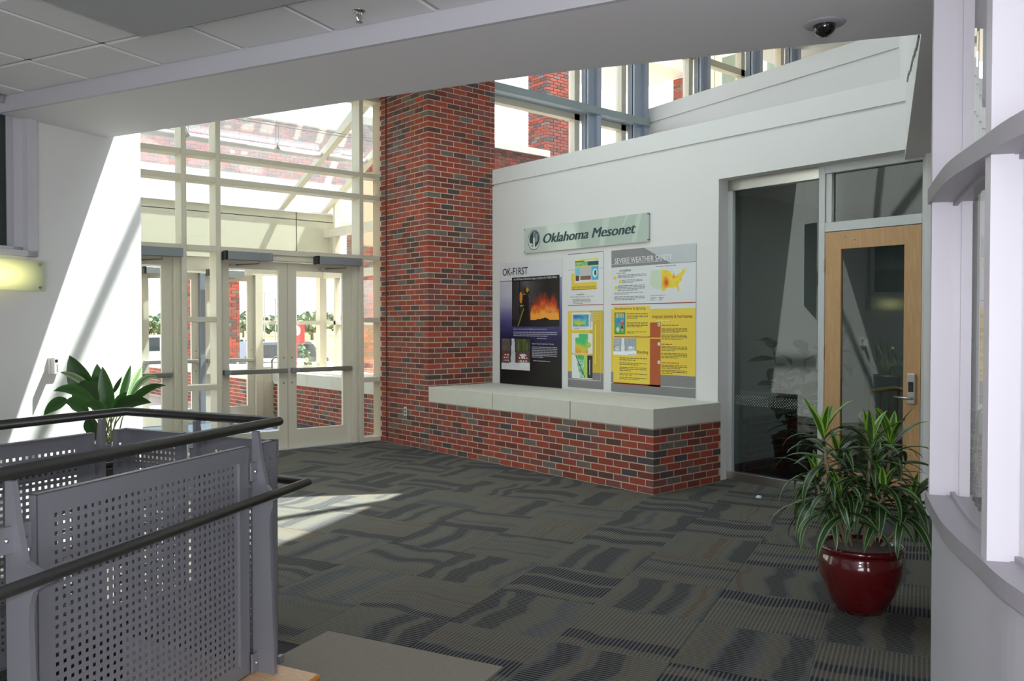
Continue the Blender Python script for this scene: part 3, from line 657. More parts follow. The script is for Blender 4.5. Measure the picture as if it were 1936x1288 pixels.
for k in range(6):
    y0 = OY+0.17 + k*1.26; bm = B(); box(bm, 5.98, 6.42, y0+.004, y0+1.255, 0.604, 0.80); bevel(bm, .004); obj('stone_cap', bm, STONE, ob)
op = thing('brick_pier', (6.5, 17.6, 0), 'square red brick pier outside beyond the outer doors', 'pillar', 'brick piers outside')
bm = B(); box(bm, 5.99, 6.96, 16.99, 18.1, 0.8, 3.9); obj('mortar_core', bm, MORTAR, op)
lay_bricks(op, layout(None, [((5.97, 16.97), (0, 1), 1.1, (1, 0), 0), ((5.97, 16.97), (1, 0), 0.98, (0, 1), 1)], 0.8, 45), 300)
op2 = thing('brick_pier', (11.2, 16.4, 0), 'square red brick pier outside beyond the vestibule side glazing', 'pillar', 'brick piers outside')
# far pier seen through the side pane beside the pillar: u 694..711
bm = B(); box(bm, 10.12, 11.0, 17.02, 18.1, -0.03, 3.9); obj('mortar_core', bm, MORTAR, op2)
lay_bricks(op2, layout(None, [((10.1, 17.0), (0, 1), 1.1, (1, 0), 0), ((10.1, 17.0), (1, 0), 0.9, (0, 1), 1)], 0.0, 57), 300)
po = thing('portico', (4.5, 17.5, 3.9), 'brick portico beam with pale stone band and coping on the outdoor piers', 'building')
bm = B(); box(bm, -3, 11.6, 16.9, 18.2, 3.9, 4.73); bevel(bm, .01); obj('stone_band', bm, STONE, po)
bm = B(); box(bm, -2.98, 11.58, 16.95, 18.15, 4.73, 5.95); obj('mortar_core', bm, MORTAR, po)
lay_bricks(po, layout(None, [((-3, 16.93), (1, 0), 14.6, (0, 1), 0)], 4.73, 18), 300)
bm = B(); box(bm, -3.05, 11.65, 16.85, 18.25, 5.95, 6.22); bevel(bm, .01); obj('coping', bm, STONE, po)
bm = B(); box(bm, 9.5, 12.5, 15.2, 15.6, 0, 0.62); box(bm, 9.4, 12.6, 15.1, 15.7, 0.62, 0.82)
tag(obj('stone_planter', bm, STONE), 'pale stone planter wall outside beside the far pier', 'planter')

# ================================================================== CLERESTORY
cs = thing('window_6', (11, 9.9, 3.6), 'high clerestory window with grey steel posts above the ledge', 'window', kind='structure')
GY = 9.95
for x0, x1, w_ in ((9.92, 10.19, .1), (11.07, 11.40, .1), (12.95, 13.2, .1), (14.65, 14.95, .1), (16.1, 16.4, .1)):
    bm = B(); box(bm, x0, x1-0.1, 9.74, 9.76, 3.6, RZ); box(bm, x1-0.1, x1, 9.66, 9.86, 3.6, RZ); box(bm, x0-.0, x0+.02, 9.70, 9.86, 3.6, RZ)
    obj('steel_post', bm, BLUES, cs)
    bm = B(); box(bm, x0-0.16, x0-0.04, 9.86, 10.0, 3.6, RZ); obj('mullion', bm, CREAM, cs)
bm = B(); box(bm, 7.05, 11.42, 9.62, 9.86, 5.08, 5.2); obj('steel_beam', bm, BLUED, cs)
bm = B(); box(bm, 11.42, 17, 9.86, 10.0, 6.62, 6.75); box(bm, 7.05, 11.42, 9.86, 10.0, 4.98, 5.2); obj('transom', bm, CREAM, cs)
bm = B(); box(bm, 7.05, 17, GY, GY+0.006, 3.6, RZ); obj('glass_pane', bm, GLASS, cs)
bm = B(); box(bm, 16.9, 17.1, 4, 10.1, 3.5, RZ); box(bm, 10.95, 17, 4.9, 5.05, 3.5, RZ); struct('wall_upper_end', bm, WHITE, 'end walls of the upper floor')
bm = B(); box(bm, 11.3, 17, 5, 10, 3.5, 3.56); struct('floor_upper_rear', bm, LGREY, 'upper floor behind the parapet', 'floor')
# outside the clerestory
p3 = thing('brick_pier', (12.5, 13.3, 0), 'tall brick pier outside the clerestory window, right of the white wall cap', 'pillar', 'brick piers outside')
bm = B(); box(bm, 12.06, 12.95, 13.02, 13.6, 3, 10); obj('mortar_core', bm, MORTAR, p3)
lay_bricks(p3, [i for i in layout(None, [((12.04, 13.0), (0, 1), 0.6, (1, 0), 0), ((12.04, 13.0), (1, 0), 0.93, (0, 1), 1)], 4.2, 80)], 300)
lw = thing('roof_parapet', (10, 13.1, 3), 'low brick parapet with stone cap outside the clerestory window', 'wall')
bm = B(); box(bm, 7.5, 12.04, 12.96, 13.2, 3, 5.12); obj('mortar_core', bm, MORTAR, lw)
lay_bricks(lw, layout(None, [((7.5, 12.94), (1, 0), 4.52, (0, 1), 0)], 4.3, 12), 300)
bm = B(); box(bm, 7.5, 12.03, 12.88, 13.25, 5.115, 5.25); obj('stone_cap', bm, STONE, lw)
wg = thing('office_wing', (19.3, 12, 0), 'neighbouring wing with brick portico and cream panelled wall', 'building')
bm = B(); box(bm, 19.32, 19.9, 14.8, 15.44, 3, 8.7); obj('pier_core', bm, MORTAR, wg)
lay_bricks(wg, layout(None, [((19.3, 14.8), (0, 1), 0.64, (1, 0), 0), ((19.3, 14.8), (1, 0), 0.5, (0, 1), 1)], 6.4, 34), 300)
bm = B(); box(bm, 16.8, 19.3, 14.78, 17.5, 8.7, 9.1); obj('portico_slab', bm, STONE, wg)
bm = B(); box(bm, 16.8, 19.28, 14.84, 17.4, 9.1, 11.5); obj('portico_core', bm, MORTAR, wg)
bk = layout(None, [((16.8, 14.8), (1, 0), 2.48, (0, 1), 0)], 9.1, 30); bm = B()
for c, a, L in bk: box(bm, c.x-L/2, c.x+L/2, c.y-.03, c.y+.03, c.z-BH/2, c.z+BH/2)
o = obj('fascia_brickwork', bm, BRICK, wg); o['kind'] = 'stuff'
bm = B(); box(bm, 19.34, 19.5, 8, 14.78, 3, 11); obj('joint_backing', bm, DARKJ, wg)
for y0, y1 in ((14.0, 14.77), (12.6, 13.98), (9.8, 12.58), (8, 9.78)):
    for z0, z1 in ((3, 9.2), (9.23, 9.6), (9.63, 11)):
        bm = B(); box(bm, 19.3, 19.36, y0, y1, z0, z1); obj('panel', bm, CREAMP, wg)
for y0, y1 in ((12.75, 13.8), (10.2, 12.4), (8.2, 9.6)):
    bm = B(); box(bm, 19.22, 19.3, y0, y1, 6.0, 9.0); wi = obj('window_frame', bm, CREAM, wg)
    bm = B(); box(bm, 19.2, 19.225, y0+.12, y1-.12, 6.12, 8.88); obj('pane', bm, mat('green_glass', (120, 132, 112), 0.15), wi)
# building face above the vestibule roof
fb = thing('facade_wall', (4, 10.3, 5.1), 'brick building face above the vestibule roof', 'wall')
bm = B(); box(bm, -2, 5.8, 10.1, 10.3, 5.1, 9); obj('mortar_core', bm, MORTAR, fb)
bm = B()
for c, a, L in layout(None, [((-2, 10.3), (1, 0), 7.8, (0, -1), 0)], 5.1, 57): box(bm, c.x-L/2, c.x+L/2, c.y-.05, c.y+.06, c.z-BH/2, c.z+BH/2)
o = obj('brickwork', bm, BRICK, fb); o['kind'] = 'stuff'

# ================================================================== STAIR GUARD
gd = Vector((math.sin(math.radians(58.26)), math.cos(math.radians(58.26)))); gn = Vector((gd.y, -gd.x))   # along, outward (towards the viewer)
E0 = Vector((1.667, 3.642)); F0 = Vector((1.266, 4.572)); ed = (F0-E0).normalized(); en = Vector((ed.y, -ed.x))*1.0
if en.dot(Vector((1, 0))) < 0: en = -en
rd = Vector((-0.919, -0.394)); rn = Vector((-0.394, 0.919))
RT = 1.13
gr = thing('stair_railing', (0.9, 3.6, 0), 'grey steel guard railing with perforated panels and dark handrails around the stair', 'railing')
def V3(p, z): return Vector((p.x, p.y, z))
bm = B(); tube(bm, [V3(E0-gd*3.2, RT), V3(E0, RT), V3(F0, RT), V3(F0+rd*2.6, RT)], 0.0225, 16); obj('top_rail', bm, RAIL, gr, smooth=True)
for q in (V3(E0, RT), V3(F0, RT)):
    pass
LR = 0.84; A0 = Vector((1.786, 3.583)); A1 = Vector((0.400, 2.640)); ld = (A0-A1).normalized()
A2 = A0 + ed*1.24
bm = B(); tube(bm, [V3(A1-ld*1.6, LR), V3(A0, LR), V3(A2, LR), V3(A2+rd*2.4, LR)], 0.019, 16); obj('hand_rail', bm, RAIL, gr, smooth=True)
def perf_mesh(w_, h_, bl, br, bt, bb, pitch=0.0304, hole=0.0145, th=0.003):
    nx = int((w_-bl-br)/pitch); nz = int((h_-bt-bb)/pitch); bl2 = (w_-nx*pitch)*bl/(bl+br); bb2 = (h_-nz*pitch)*bb/(bb+bt)
    vs, fs = [], []
    m_ = (pitch-hole)/2
    def V(x, y, z): vs.append((x, y, z)); return len(vs)-1
    gx = [bl2+i*pitch for i in range(nx+1)]; gz = [bb2+k*pitch for k in range(nz+1)]
    for s, y in ((0, 0.0), (1, th)):
        G = [[V(x, y, z) for z in gz] for x in gx]
        for i in range(nx):
            for k in range(nz):
                o4 = [G[i][k], G[i+1][k], G[i+1][k+1], G[i][k+1]]
                x0, x1, z0, z1 = gx[i]+m_, gx[i+1]-m_, gz[k]+m_, gz[k+1]-m_
                h4 = [V(x0, y, z0), V(x1, y, z0), V(x1, y, z1), V(x0, y, z1)]
                for a in range(4):
                    b = (a+1) % 4; f = (o4[a], o4[b], h4[b], h4[a]); fs.append(f if s == 0 else f[::-1])
                if s == 0: 
                    j4 = [V(x0, th, z0), V(x1, th, z0), V(x1, th, z1), V(x0, th, z1)]
                    for a in range(4):
                        b = (a+1) % 4; fs.append((h4[a], h4[b], j4[b], j4[a]))
    def bx(x0, x1, z0, z1, y0=0.0, y1=th):
        a = [V(*p) for p in ((x0, y0, z0), (x1, y0, z0), (x1, y1, z0), (x0, y1, z0), (x0, y0, z1), (x1, y0, z1), (x1, y1, z1), (x0, y1, z1))]
        for f in ((3, 2, 1, 0), (4, 5, 6, 7), (0, 1, 5, 4), (1, 2, 6, 5), (2, 3, 7, 6), (3, 0, 4, 7)): fs.append(tuple(a[i] for i in f))
    bx(0, w_, 0, gz[0]); bx(0, w_, gz[-1], h_); bx(0, gx[0], gz[0], gz[-1]); bx(gx[-1], w_, gz[0], gz[-1])
    fl = 0.03
    bx(0, w_, h_-0.004, h_, -fl*0, fl); bx(0, w_, 0, 0.004, 0, fl); bx(0, 0.004, 0, h_, 0, fl); bx(w_-0.004, w_, 0, h_, 0, fl)
    me = bpy.data.meshes.new('perforated_panel'); me.from_pydata(vs, [], fs); me.materials.append(STEEL); return me
def panel(P, d, n, w_, z0=0.035, z1=1.045, out=0.0, bl=0.055, br=0.045, lip=None):
    """P start point, d direction, n outward; the sheet faces outwards"""
    me = perf_mesh(w_, z1-z0, bl, br, 0.05, 0.05)
    o = bpy.data.objects.new('perforated_panel', me); COL.objects.link(o); o.parent = gr
    q = P + n*out; X = Vector((d.x, d.y, 0)); Y = Vector((-n.x, -n.y, 0)); Z = Vector((0, 0, 1))
    M = Matrix((X, Y, Z)).transposed().to_4x4()
    if M.determinant() < 0:
        for v in me.vertices: v.co.x = w_ - v.co.x
        me.flip_normals(); q = q + d*w_; X = -X; M = Matrix((X, Y, Z)).transposed().to_4x4()
    o.rotation_euler = M.to_euler(); o.location = Vector((q.x, q.y, z0)) - gr.location
    return o
# near side: panels between the posts (distances measured back from the corner)
panel(E0-gd*1.315, gd, gn, 1.10, bl=0.05, br=0.085)
panel(E0-gd*2.62, gd, gn, 1.13)
panel(E0-gd*0.112, gd, gn, 0.112, bl=0.03, br=0.03)
bm = B(); q = E0-gd*0.30+gn*0.0; hexa(bm, [V3(q, .1), V3(q+gd*.012, .1), V3(q+gd*.012+gn*.012, .1), V3(q+gn*.012, .1), V3(q, .98), V3(q+gd*.012, .98), V3(q+gd*.012+gn*.012, .98), V3(q+gn*.012, .98)])
obj('panel_lip', bm, STEEL, gr)
# short side and rear side
panel(E0, ed, en, 0.45); panel(E0+ed*0.583, ed, en, 0.43)
panel(F0, rd, rn, 0.083, bl=0.02, br=0.02); panel(F0+rd*0.209, rd, rn, 1.13); panel(F0+rd*1.5, rd, rn, 1.0)
# corner foot and top flange
for q in (E0,):
    bm = B(); c = q - gd*0.05; wall_seg(bm, q-gd*0.006, q+gd*0.012, 0.11, 0.965, 1.047); wall_seg(bm, q+gd*0.0-gd*.02, q+gd*0.016, -0.02, 0.0, 0.035); obj('corner_bracket', bm, STEEL, gr)
def post(P, d, n, reach):
    """flat tapered plate standing across the guard, with an arm out to the handrail"""
    r = reach
    pr = [(-.014, 0.0), (-.014, 1.105), (.014, 1.105), (.036, .97), (.060, .865), (r*.75, .835), (r-.008, .822), (r-.004, .812), (r*.78, .80), (.092, .775), (.078, .735), (.074, .67), (.082, .45), (.098, 0.0)]
    t = 0.010; bm = B()
    f = [bm.verts.new(V3(P + n*o_ - d*t, z)) for o_, z in pr]; b = [bm.verts.new(V3(P + n*o_ + d*t, z)) for o_, z in pr]
    bm.faces.new(f); bm.faces.new(b[::-1])
    for i in range(len(pr)): j = (i+1) % len(pr); bm.faces.new((f[i], b[i], b[j], f[j]))
    o = obj('post', bm, STEEL, gr)
    for z in (0.93, 0.08):
        for s in (-1, 1):
            bm = B(); a = P + d*s*t; c = P + d*s*0.055
            hexa(bm, [V3(a+n*.006, z-.04), V3(c+n*.006, z-.04), V3(c+n*.016, z-.04), V3(a+n*.016, z-.04), V3(a+n*.006, z+.04), V3(c+n*.006, z+.04), V3(c+n*.016, z+.04), V3(a+n*.016, z+.04)]); tb = obj('fixing_tab', bm, STEEL, o)
            bm = B(); m_ = (a+c)/2; ball(bm, V3(m_+n*.017, z), 0.008, 1); bm2 = obj('bolt', bm, CHROME, o)
for s, r_ in ((0.165, 0.118), (1.405, 0.168), (2.70, 0.25)): post(E0-gd*s, gd, gn, r_)
post(E0+ed*0.515, ed, en, 0.095); post(F0+rd*0.145, rd, rn, 0.12); post(F0+rd*1.40, rd, rn, 0.12)
# wooden curb under the guard
K = Vector((1.717, 3.351))
wc = thing('wooden_curb', (K.x, K.y, 0), 'light wooden curb board with an orange edge under the railing', 'board')
bm = B(); P = [K, K+ed*0.30, K+ed*0.30-gd*3.2, K-gd*3.2]; prism(bm, [(p.x, p.y) for p in P], 0.004, 0.026); obj('board', bm, WOODC, wc)
bm = B(); tube(bm, [V3(K+gd*0.004, 0.013), V3(K-gd*3.2, 0.013)], 0.0125, 8); obj('edge', bm, NOSE, wc)

# ================================================================== OFFICE FRONT
FX = 7.15
of = thing('window_7', (FX, 4.5, 0), 'tall tinted office window with stainless header and sill', 'window', kind='structure')
def fb_(x0, x1, y0, y1, z0, z1, name, m, parent, bev=0.003):
    bm = B(); box(bm, x0, x1, y0, y1, z0, z1); bevel(bm, bev); return obj(name, bm, m, parent)
fb_(FX, FX+.1, 4.02, 5.02, 2.93, 3.04, 'header', CHROME, of); fb_(FX, FX+.1, 4.02, 5.02, 0, 0.085, 'sill', CHROME, of)
fb_(FX, FX+.06, 4.96, 5.02, 0.085, 2.93, 'window_frame', ALU, of)
bm = B(); box(bm, FX+.045, FX+.053, 4.02, 4.97, 0.08, 2.94); obj('glass_pane', bm, OFFG, of)
bm = B(); k = 0
for i in range(62):
    for j in range(7):
        if (i+j) % 2: continue
        y = 4.05 + i*0.0145; z = 0.775 + j*0.0145; x = FX+.0435
        v = [bm.verts.new((x, y+dy, z+dz)) for dy, dz in ((-.006, 0), (0, -.006), (.006, 0), (0, .006))]; bm.faces.new(v)
o = obj('frosted_dots', bm, mat('frosted_film', (150, 160, 158), 0.8), of); o['kind'] = 'stuff'
df = thing('trim_2', (FX, 3.5, 0), 'pale aluminium door frame with a glazed transom', 'trim', kind='structure')
fb_(FX-.005, FX+.1, 3.958, 4.02, 0, 3.04, 'jamb', ALU, df); fb_(FX-.005, FX+.1, 3.0, 3.085, 0, 3.04, 'jamb', ALU, df)
fb_(FX-.005, FX+.1, 3.085, 3.958, 2.965, 3.04, 'head', ALU, df); fb_(FX-.005, FX+.1, 3.085, 3.958, 2.43, 2.515, 'head', ALU, df)
fb_(FX+.01, FX+.06, 3.90, 3.958, 2.515, 2.965, 'stop', ALU, df)
bm = B(); box(bm, FX+.045, FX+.051, 3.085, 3.93, 2.50, 2.97); obj('glass_pane', bm, OFFG, df)
dr = thing('door_8', (FX, 3.52, 0), 'maple door with a tall glass panel and a keypad lock', 'door', kind='structure')
bm = B(); y0, y1 = 3.09, 3.955
box(bm, FX, FX+.045, y0, 3.233, 0.01, 2.425); box(bm, FX, FX+.045, 3.803, y1, 0.01, 2.425); box(bm, FX, FX+.045, 3.233, 3.803, 2.265, 2.425); box(bm, FX, FX+.045, 3.233, 3.803, 0.01, 0.25)
obj('door_leaf', bm, DOORW, dr)
bm = B(); box(bm, FX+.02, FX+.027, 3.228, 3.808, 0.245, 2.27); obj('glass_pane', bm, OFFG, dr)
for z in (0.35, 1.32, 2.12, 0.72):
    bm = B(); tube(bm, [(FX-.006, 3.962, z-.06), (FX-.006, 3.962, z+.06)], 0.008, 8); obj('hinge', bm, CHROME, dr)
lk = fb_(FX-.028, FX, 3.122, 3.192, 0.905, 1.165, 'lock_body', CHROME, dr, .006)
fb_(FX-.031, FX-.027, 3.135, 3.178, 1.01, 1.095, 'keypad', BLACK, lk, .001)
bm = B(); tube(bm, [(FX-.034, 3.157, 1.128), (FX-.026, 3.157, 1.128)], .015, 14); obj('lock_cylinder', bm, CHROME, lk)
bm = B()
for a in range(3):
    for b in range(3): box(bm, FX-.0325, FX-.0312, 3.142+a*.012, 3.149+a*.012, 1.02+b*.018, 1.029+b*.018)
obj('key_button', bm, mat('dark_grey_button', (70, 72, 76), .5), lk)
bm = B(); tube(bm, [(FX-.02, 3.155, 0.955), (FX-.062, 3.155, 0.955), (FX-.066, 3.175, 0.957), (FX-.06, 3.285, 0.962)], [.012, .012, .011, .008], 10); obj('lever_handle', bm, CHROME, lk, smooth=True)
for y, z in ((3.775, 2.375), (3.757, 2.372), (3.69, 2.345), (3.672, 2.342)):
    bm = B(); ball(bm, (FX-.001, y, z), 0.008, 1); obj('screw_cap', bm, CHROME, dr)
# armchair in the office
def chair(cx, cy, rot):
    t = thing('armchair', (cx, cy, 0), 'light wooden armchair standing in the office behind the door glass', 'chair')
    M = Matrix.Translation((cx, cy, 0)) @ Matrix.Rotation(rot, 4, 'Z')
    def add(name, bm, m): bm.transform(M); return obj(name, bm, m, t)
    for sx in (-1, 1):
        for sy in (-1, 1):
            b = B(); tube(b, [(sx*.27, sy*.25, 0), (sx*.26, sy*.24, .62 if sy > 0 else .66)], .019, 8); add('leg', b, WOODC)
        b = B(); tube(b, [(sx*.27, -.27, .65), (sx*.29, 0, .67), (sx*.27, .28, .64)], .022, 8); add('armrest', b, WOODC)
        b = B(); tube(b, [(sx*.22, -.25, .42), (sx*.22, -.34, .90)], .017, 8); add('back_post', b, WOODC)
    b = B(); tube(b, [(-.22, -.34, .88), (0, -.36, .92), (.22, -.34, .88)], .024, 8); add('top_rail', b, WOODC)
    for x in (-.12, -.04, .04, .12):
        b = B(); tube(b, [(x, -.26, .44), (x, -.345, .89)], .011, 6); add('back_slat', b, WOODC)
    b = B(); box(b, -.25, .25, -.25, .27, .42, .47); bevel(b, .012); add('seat', b, mat('seat_fabric', (120, 110, 96), .9))
chair(8.25, 3.85, math.radians(110))

# ================================================================== PLANTS
def leaf_mesh(L, W, droop, fold=0.25, seg=8, m=None, shape=1.0, peti=0.0):
    vs, fs, uvs = [], [], []; a = 0.0; x = z = 0.0
    for i in range(seg+1):
        t = i/seg
        if i: a -= droop/seg*(0.5+t); x += L/seg*math.cos(a); z += L/seg*math.sin(a)
        wd = W/2*max(0.0, (math.sin(PI*min(1, t**shape)))**0.8) if 0 < i < seg else (W*0.10 if i == 0 else 0.0005)
        if peti and t < peti: wd = W*0.05
        nx, nz = -math.sin(a), math.cos(a)
        for s in (-1, 0, 1):
            f = fold*wd*abs(s); vs.append((x+nx*f, s*wd, z+nz*f)); uvs.append((0.5+0.5*s, t))
    for i in range(seg):
        for k in (0, 1):
            b = i*3+k; fs.append((b, b+1, b+4, b+3))
    me = bpy.data.meshes.new('leaf'); me.from_pydata(vs, [], fs); uvl = me.uv_layers.new(name='UVMap')
    for lp in me.loops: uvl.data[lp.index].uv = uvs[lp.vertex_index]
    me.materials.append(m); 
    for p in me.polygons: p.use_smooth = True
    return me
def put_leaf(parent, me, at, yaw, pitch, sc=1.0, roll=0.0, name='leaf'):
    o = bpy.data.objects.new(name, me); COL.objects.link(o); o.parent = parent
    o.location = Vector(at) - wloc(parent)
    o.rotation_euler = (Matrix.Rotation(yaw, 3, 'Z') @ Matrix.Rotation(-pitch, 3, 'Y') @ Matrix.Rotation(roll, 3, 'X')).to_euler(); o.scale = (sc, sc, sc)
    return o
fwd = Vector((math.sin(AZ), math.cos(AZ), 0)); rgt = Vector((math.cos(AZ), -math.sin(AZ), 0))
# striped plant in the red pot
pc = fwd*4.58 + rgt*1.930
pl = thing('potted_plant', pc, 'striped long-leaved plant in a glossy dark red ceramic pot', 'plant')
prof = [(.115, 0), (.125, .004), (.150, .05), (.190, .13), (.215, .21), (.220, .27), (.210, .315), (.200, .335), (.206, .342), (.222, .350), (.226, .362), (.220, .374), (.205, .376), (.195, .368), (.190, .33)]
bm = B(); lathe(bm, [(r, z*0.98) for r, z in prof], pc, 64); obj('pot', bm, POTRED, pl, smooth=True)
bm = B(); lathe(bm, [(.001, .30), (.188, .30), (.195, .345), (.12, .362), (.001, .368)], pc, 32); obj('soil', bm, SOIL, pl)
LM = [leaf_mesh(l, w_, dr, .25, 9, DRAC, 0.8) for l, w_, dr in ((.38, .050, 1.3), (.42, .052, 1.7), (.33, .046, 0.9), (.40, .054, 2.0))]
LY = [leaf_mesh(l, w_, dr, .35, 8, DRACY, 0.8) for l, w_, dr in ((.25, .056, .35), (.29, .048, .9), (.27, .056, .6))]
rr = random.Random(11)
for lat, dep, zt, tall in ((-.21, .0, .95, 1), (.03, -.05, .90, 1), (.19, .05, .90, 1), (-.08, .12, .84, 0), (.07, -.12, .68, 0), (-.15, -.10, .64, 0), (.15, .14, .78, 0), (.25, -.08, .62, 0), (-.22, .08, .70, 0)):
    top = pc + rgt*lat + fwd*dep; top.z = zt; foot = pc + rgt*lat*.35 + fwd*dep*.4; foot.z = .34
    mid = (top+foot)/2 + rgt*lat*.1
    bm = B(); tube(bm, [foot, mid, top], [.011, .010, .009], 8); obj('stem', bm, CANE, pl, smooth=True)
    n = 20; yaw = rr.uniform(0, 6.28)
    for i in range(n):
        t = i/(n-1); z = max(.52, zt-.24) + (zt-max(.52, zt-.24))*t; f = (z-.34)/(zt-.34)
        at = foot.lerp(mid, min(1, f*2)) if f < .5 else mid.lerp(top, (f-.5)*2)
        yaw += 2.4; pitch = .1 + .95*t**1.5 + rr.uniform(-.15, .15)
        me = LM[rr.randrange(4)]
        put_leaf(pl, me, at, yaw, pitch, rr.uniform(.80, 1.08)*(0.8+.2*(1-t)), rr.uniform(-.3, .3))
    for i in range(5 if tall else 3):
        yaw += 2.4; put_leaf(pl, LY[rr.randrange(3)], top, yaw, rr.uniform(1.15, 1.5), rr.uniform(.8, 1.05) if tall else .7)
# broad-leaved plant by the left wall: stems leave one pot, blades end where the photo's do
def on_depth(u, v, dist):
    p = fwd*dist + rgt*((u-968)/1570*dist); p.z = 1.58 + (614-v)/1570*dist; return p
ap = cd(4.93, 3.80)
apl = thing('potted_plant', ap, 'broad-leaved dark green plant in front of the sunlit left wall', 'plant')
bm = B(); lathe(bm, [(.12, 0), (.15, .02), (.18, .5), (.2, .76), (.205, .80), (.18, .80), (.17, .76)], ap, 32); obj('pot', bm, mat('dark_planter', (54, 52, 50), .5), apl, smooth=True)
bm = B(); lathe(bm, [(.001, .76), (.17, .76), (.001, .79)], ap, 24); obj('soil', bm, SOIL, apl)
ad = ap.dot(fwd)
def blade(b, t, wpx, bow, m=ASPI, dd=0.0, de=0.0, turn=0.0):
    P0 = on_depth(b[0], b[1], ad+dd); P2 = on_depth(t[0], t[1], ad+dd+de); P1 = (P0+P2)/2 + Vector((0, 0, bow))
    Wd = wpx/1570*ad*1.0; vs, fs, uvs = [], [], []; S = 10
    for i in range(S+1):
        q = i/S; p = P0*(1-q)**2 + P1*2*q*(1-q) + P2*q*q; tg = ((P1-P0)*(1-q) + (P2-P1)*q).normalized()
        wv = max(.02, math.sin(PI*q**0.85))**.8*Wd/2 if i < S else .0005
        side = tg.cross(-fwd).normalized(); side = (side*math.cos(turn) + fwd*math.sin(turn)).normalized(); nrm = side.cross(tg)
        for s in (-1, 0, 1): vs.append(tuple(p + side*s*wv + nrm*(.22*wv*abs(s)) - ap)); uvs.append((.5+.5*s, q))
    for i in range(S):
        for k in (0, 1): c = i*3+k; fs.append((c, c+1, c+4, c+3))
    me = bpy.data.meshes.new('leaf'); me.from_pydata(vs, [], fs); ul = me.uv_layers.new(name='UVMap')
    for lp in me.loops: ul.data[lp.index].uv = uvs[lp.vertex_index]
    for p in me.polygons: p.use_smooth = True
    me.materials.append(m); o = bpy.data.objects.new('leaf', me); COL.objects.link(o); o.parent = apl
    base = ap + Vector((rr.uniform(-.05, .05), rr.uniform(-.05, .05), .78))
    bm = B(); tube(bm, [base, (base+P0)/2 + Vector((0, 0, .03)), P0], .0045, 6); obj('stem', bm, STEMM, apl, smooth=True)
for a in (((172, 772), (131, 672), 44, .0, ASPI, .05, 0, .25), ((185, 760), (183, 688), 26, .0, ASPI, .12, .05, .5), ((207, 790), (193, 693), 28, .0, DRACY if False else ASPI, -.05, 0, .2),
          ((224, 775), (247, 690), 14, .02, ASPI, 0, .05, .6), ((212, 745), (230, 712), 8, 0, ASPI, .1, 0, .3), ((240, 750), (268, 693), 18, 0, ASPIP, .1, .1, .4),
          ((236, 775), (313, 729), 15, .10, ASPI, -.1, -.2, .3), ((240, 765), (306, 722), 12, .20, ASPIP, .05, -.05, .5), ((212, 775), (285, 762), 24, .07, ASPI, -.15, -.1, .1),
          ((172, 735), (113, 704), 14, .04, ASPIP, 0, 0, .3), ((185, 772), (100, 740), 20, .12, ASPI, -.12, 0, .2), ((128, 758), (81, 786), 24, .05, ASPI, .05, 0, .1),
          ((166, 785), (122, 762), 26, .07, ASPI, -.15, 0, .1), ((185, 765), (148, 725), 24, .08, ASPI, -.1, 0, .2), ((197, 785), (163, 764), 20, .06, ASPI, -.2, 0, .1),
          ((163, 790), (184, 838), 32, .04, ASPI, -.1, 0, .2), ((198, 772), (169, 721), 18, .05, ASPI, 0, 0, .4), ((212, 775), (240, 742), 14, .03, ASPI, -.1, 0, .2),
          ((136, 757), (150, 728), 10, .05, ASPI, .1, 0, .3), ((205, 765), (178, 716), 14, .12, ASPI, .1, 0, .4)):
    blade(*a)
# rubber plant in a dark pot inside the office
rp_ = Vector((7.95, 4.70, 0)); rb = thing('potted_plant', rp_, 'rubber plant in a black pot behind the tall office window', 'plant')
bm = B(); lathe(bm, [(.17, 0), (.2, .02), (.25, .36), (.265, .40), (.235, .40), (.22, .36)], rp_, 32); obj('pot', bm, mat('black_pot', (26, 26, 32), .4), rb, smooth=True)
bm = B(); lathe(bm, [(.001, .36), (.22, .36), (.001, .38)], rp_, 20); obj('soil', bm, SOIL, rb)
RL = [leaf_mesh(l, w_, d_r, .12, 6, RUBB, 0.9, .12) for l, w_, d_r in ((.30, .15, .5), (.27, .14, .9), (.32, .16, .3))]
for sx, sy, zt in ((-.08, .14, 1.38), (.02, -.05, 1.30), (.12, -.26, 1.42), (-.03, .05, 1.0)):
    f = rp_ + Vector((sx*.4, sy*.4, .36)); t_p = rp_ + Vector((sx*1.6, sy*1.6, zt))
    bm = B(); tube(bm, [f, t_p], [.012, .007], 8); obj('stem', bm, CANE, rb)
    for i in range(18):
        q = .10 + .90*i/17; put_leaf(rb, RL[rr.randrange(3)], f.lerp(t_p, q), i*2.4+rr.uniform(-.3, .3), rr.uniform(-.3, .7) + .5*(q > .9), rr.uniform(.8, 1.1), rr.uniform(-.4, .4))

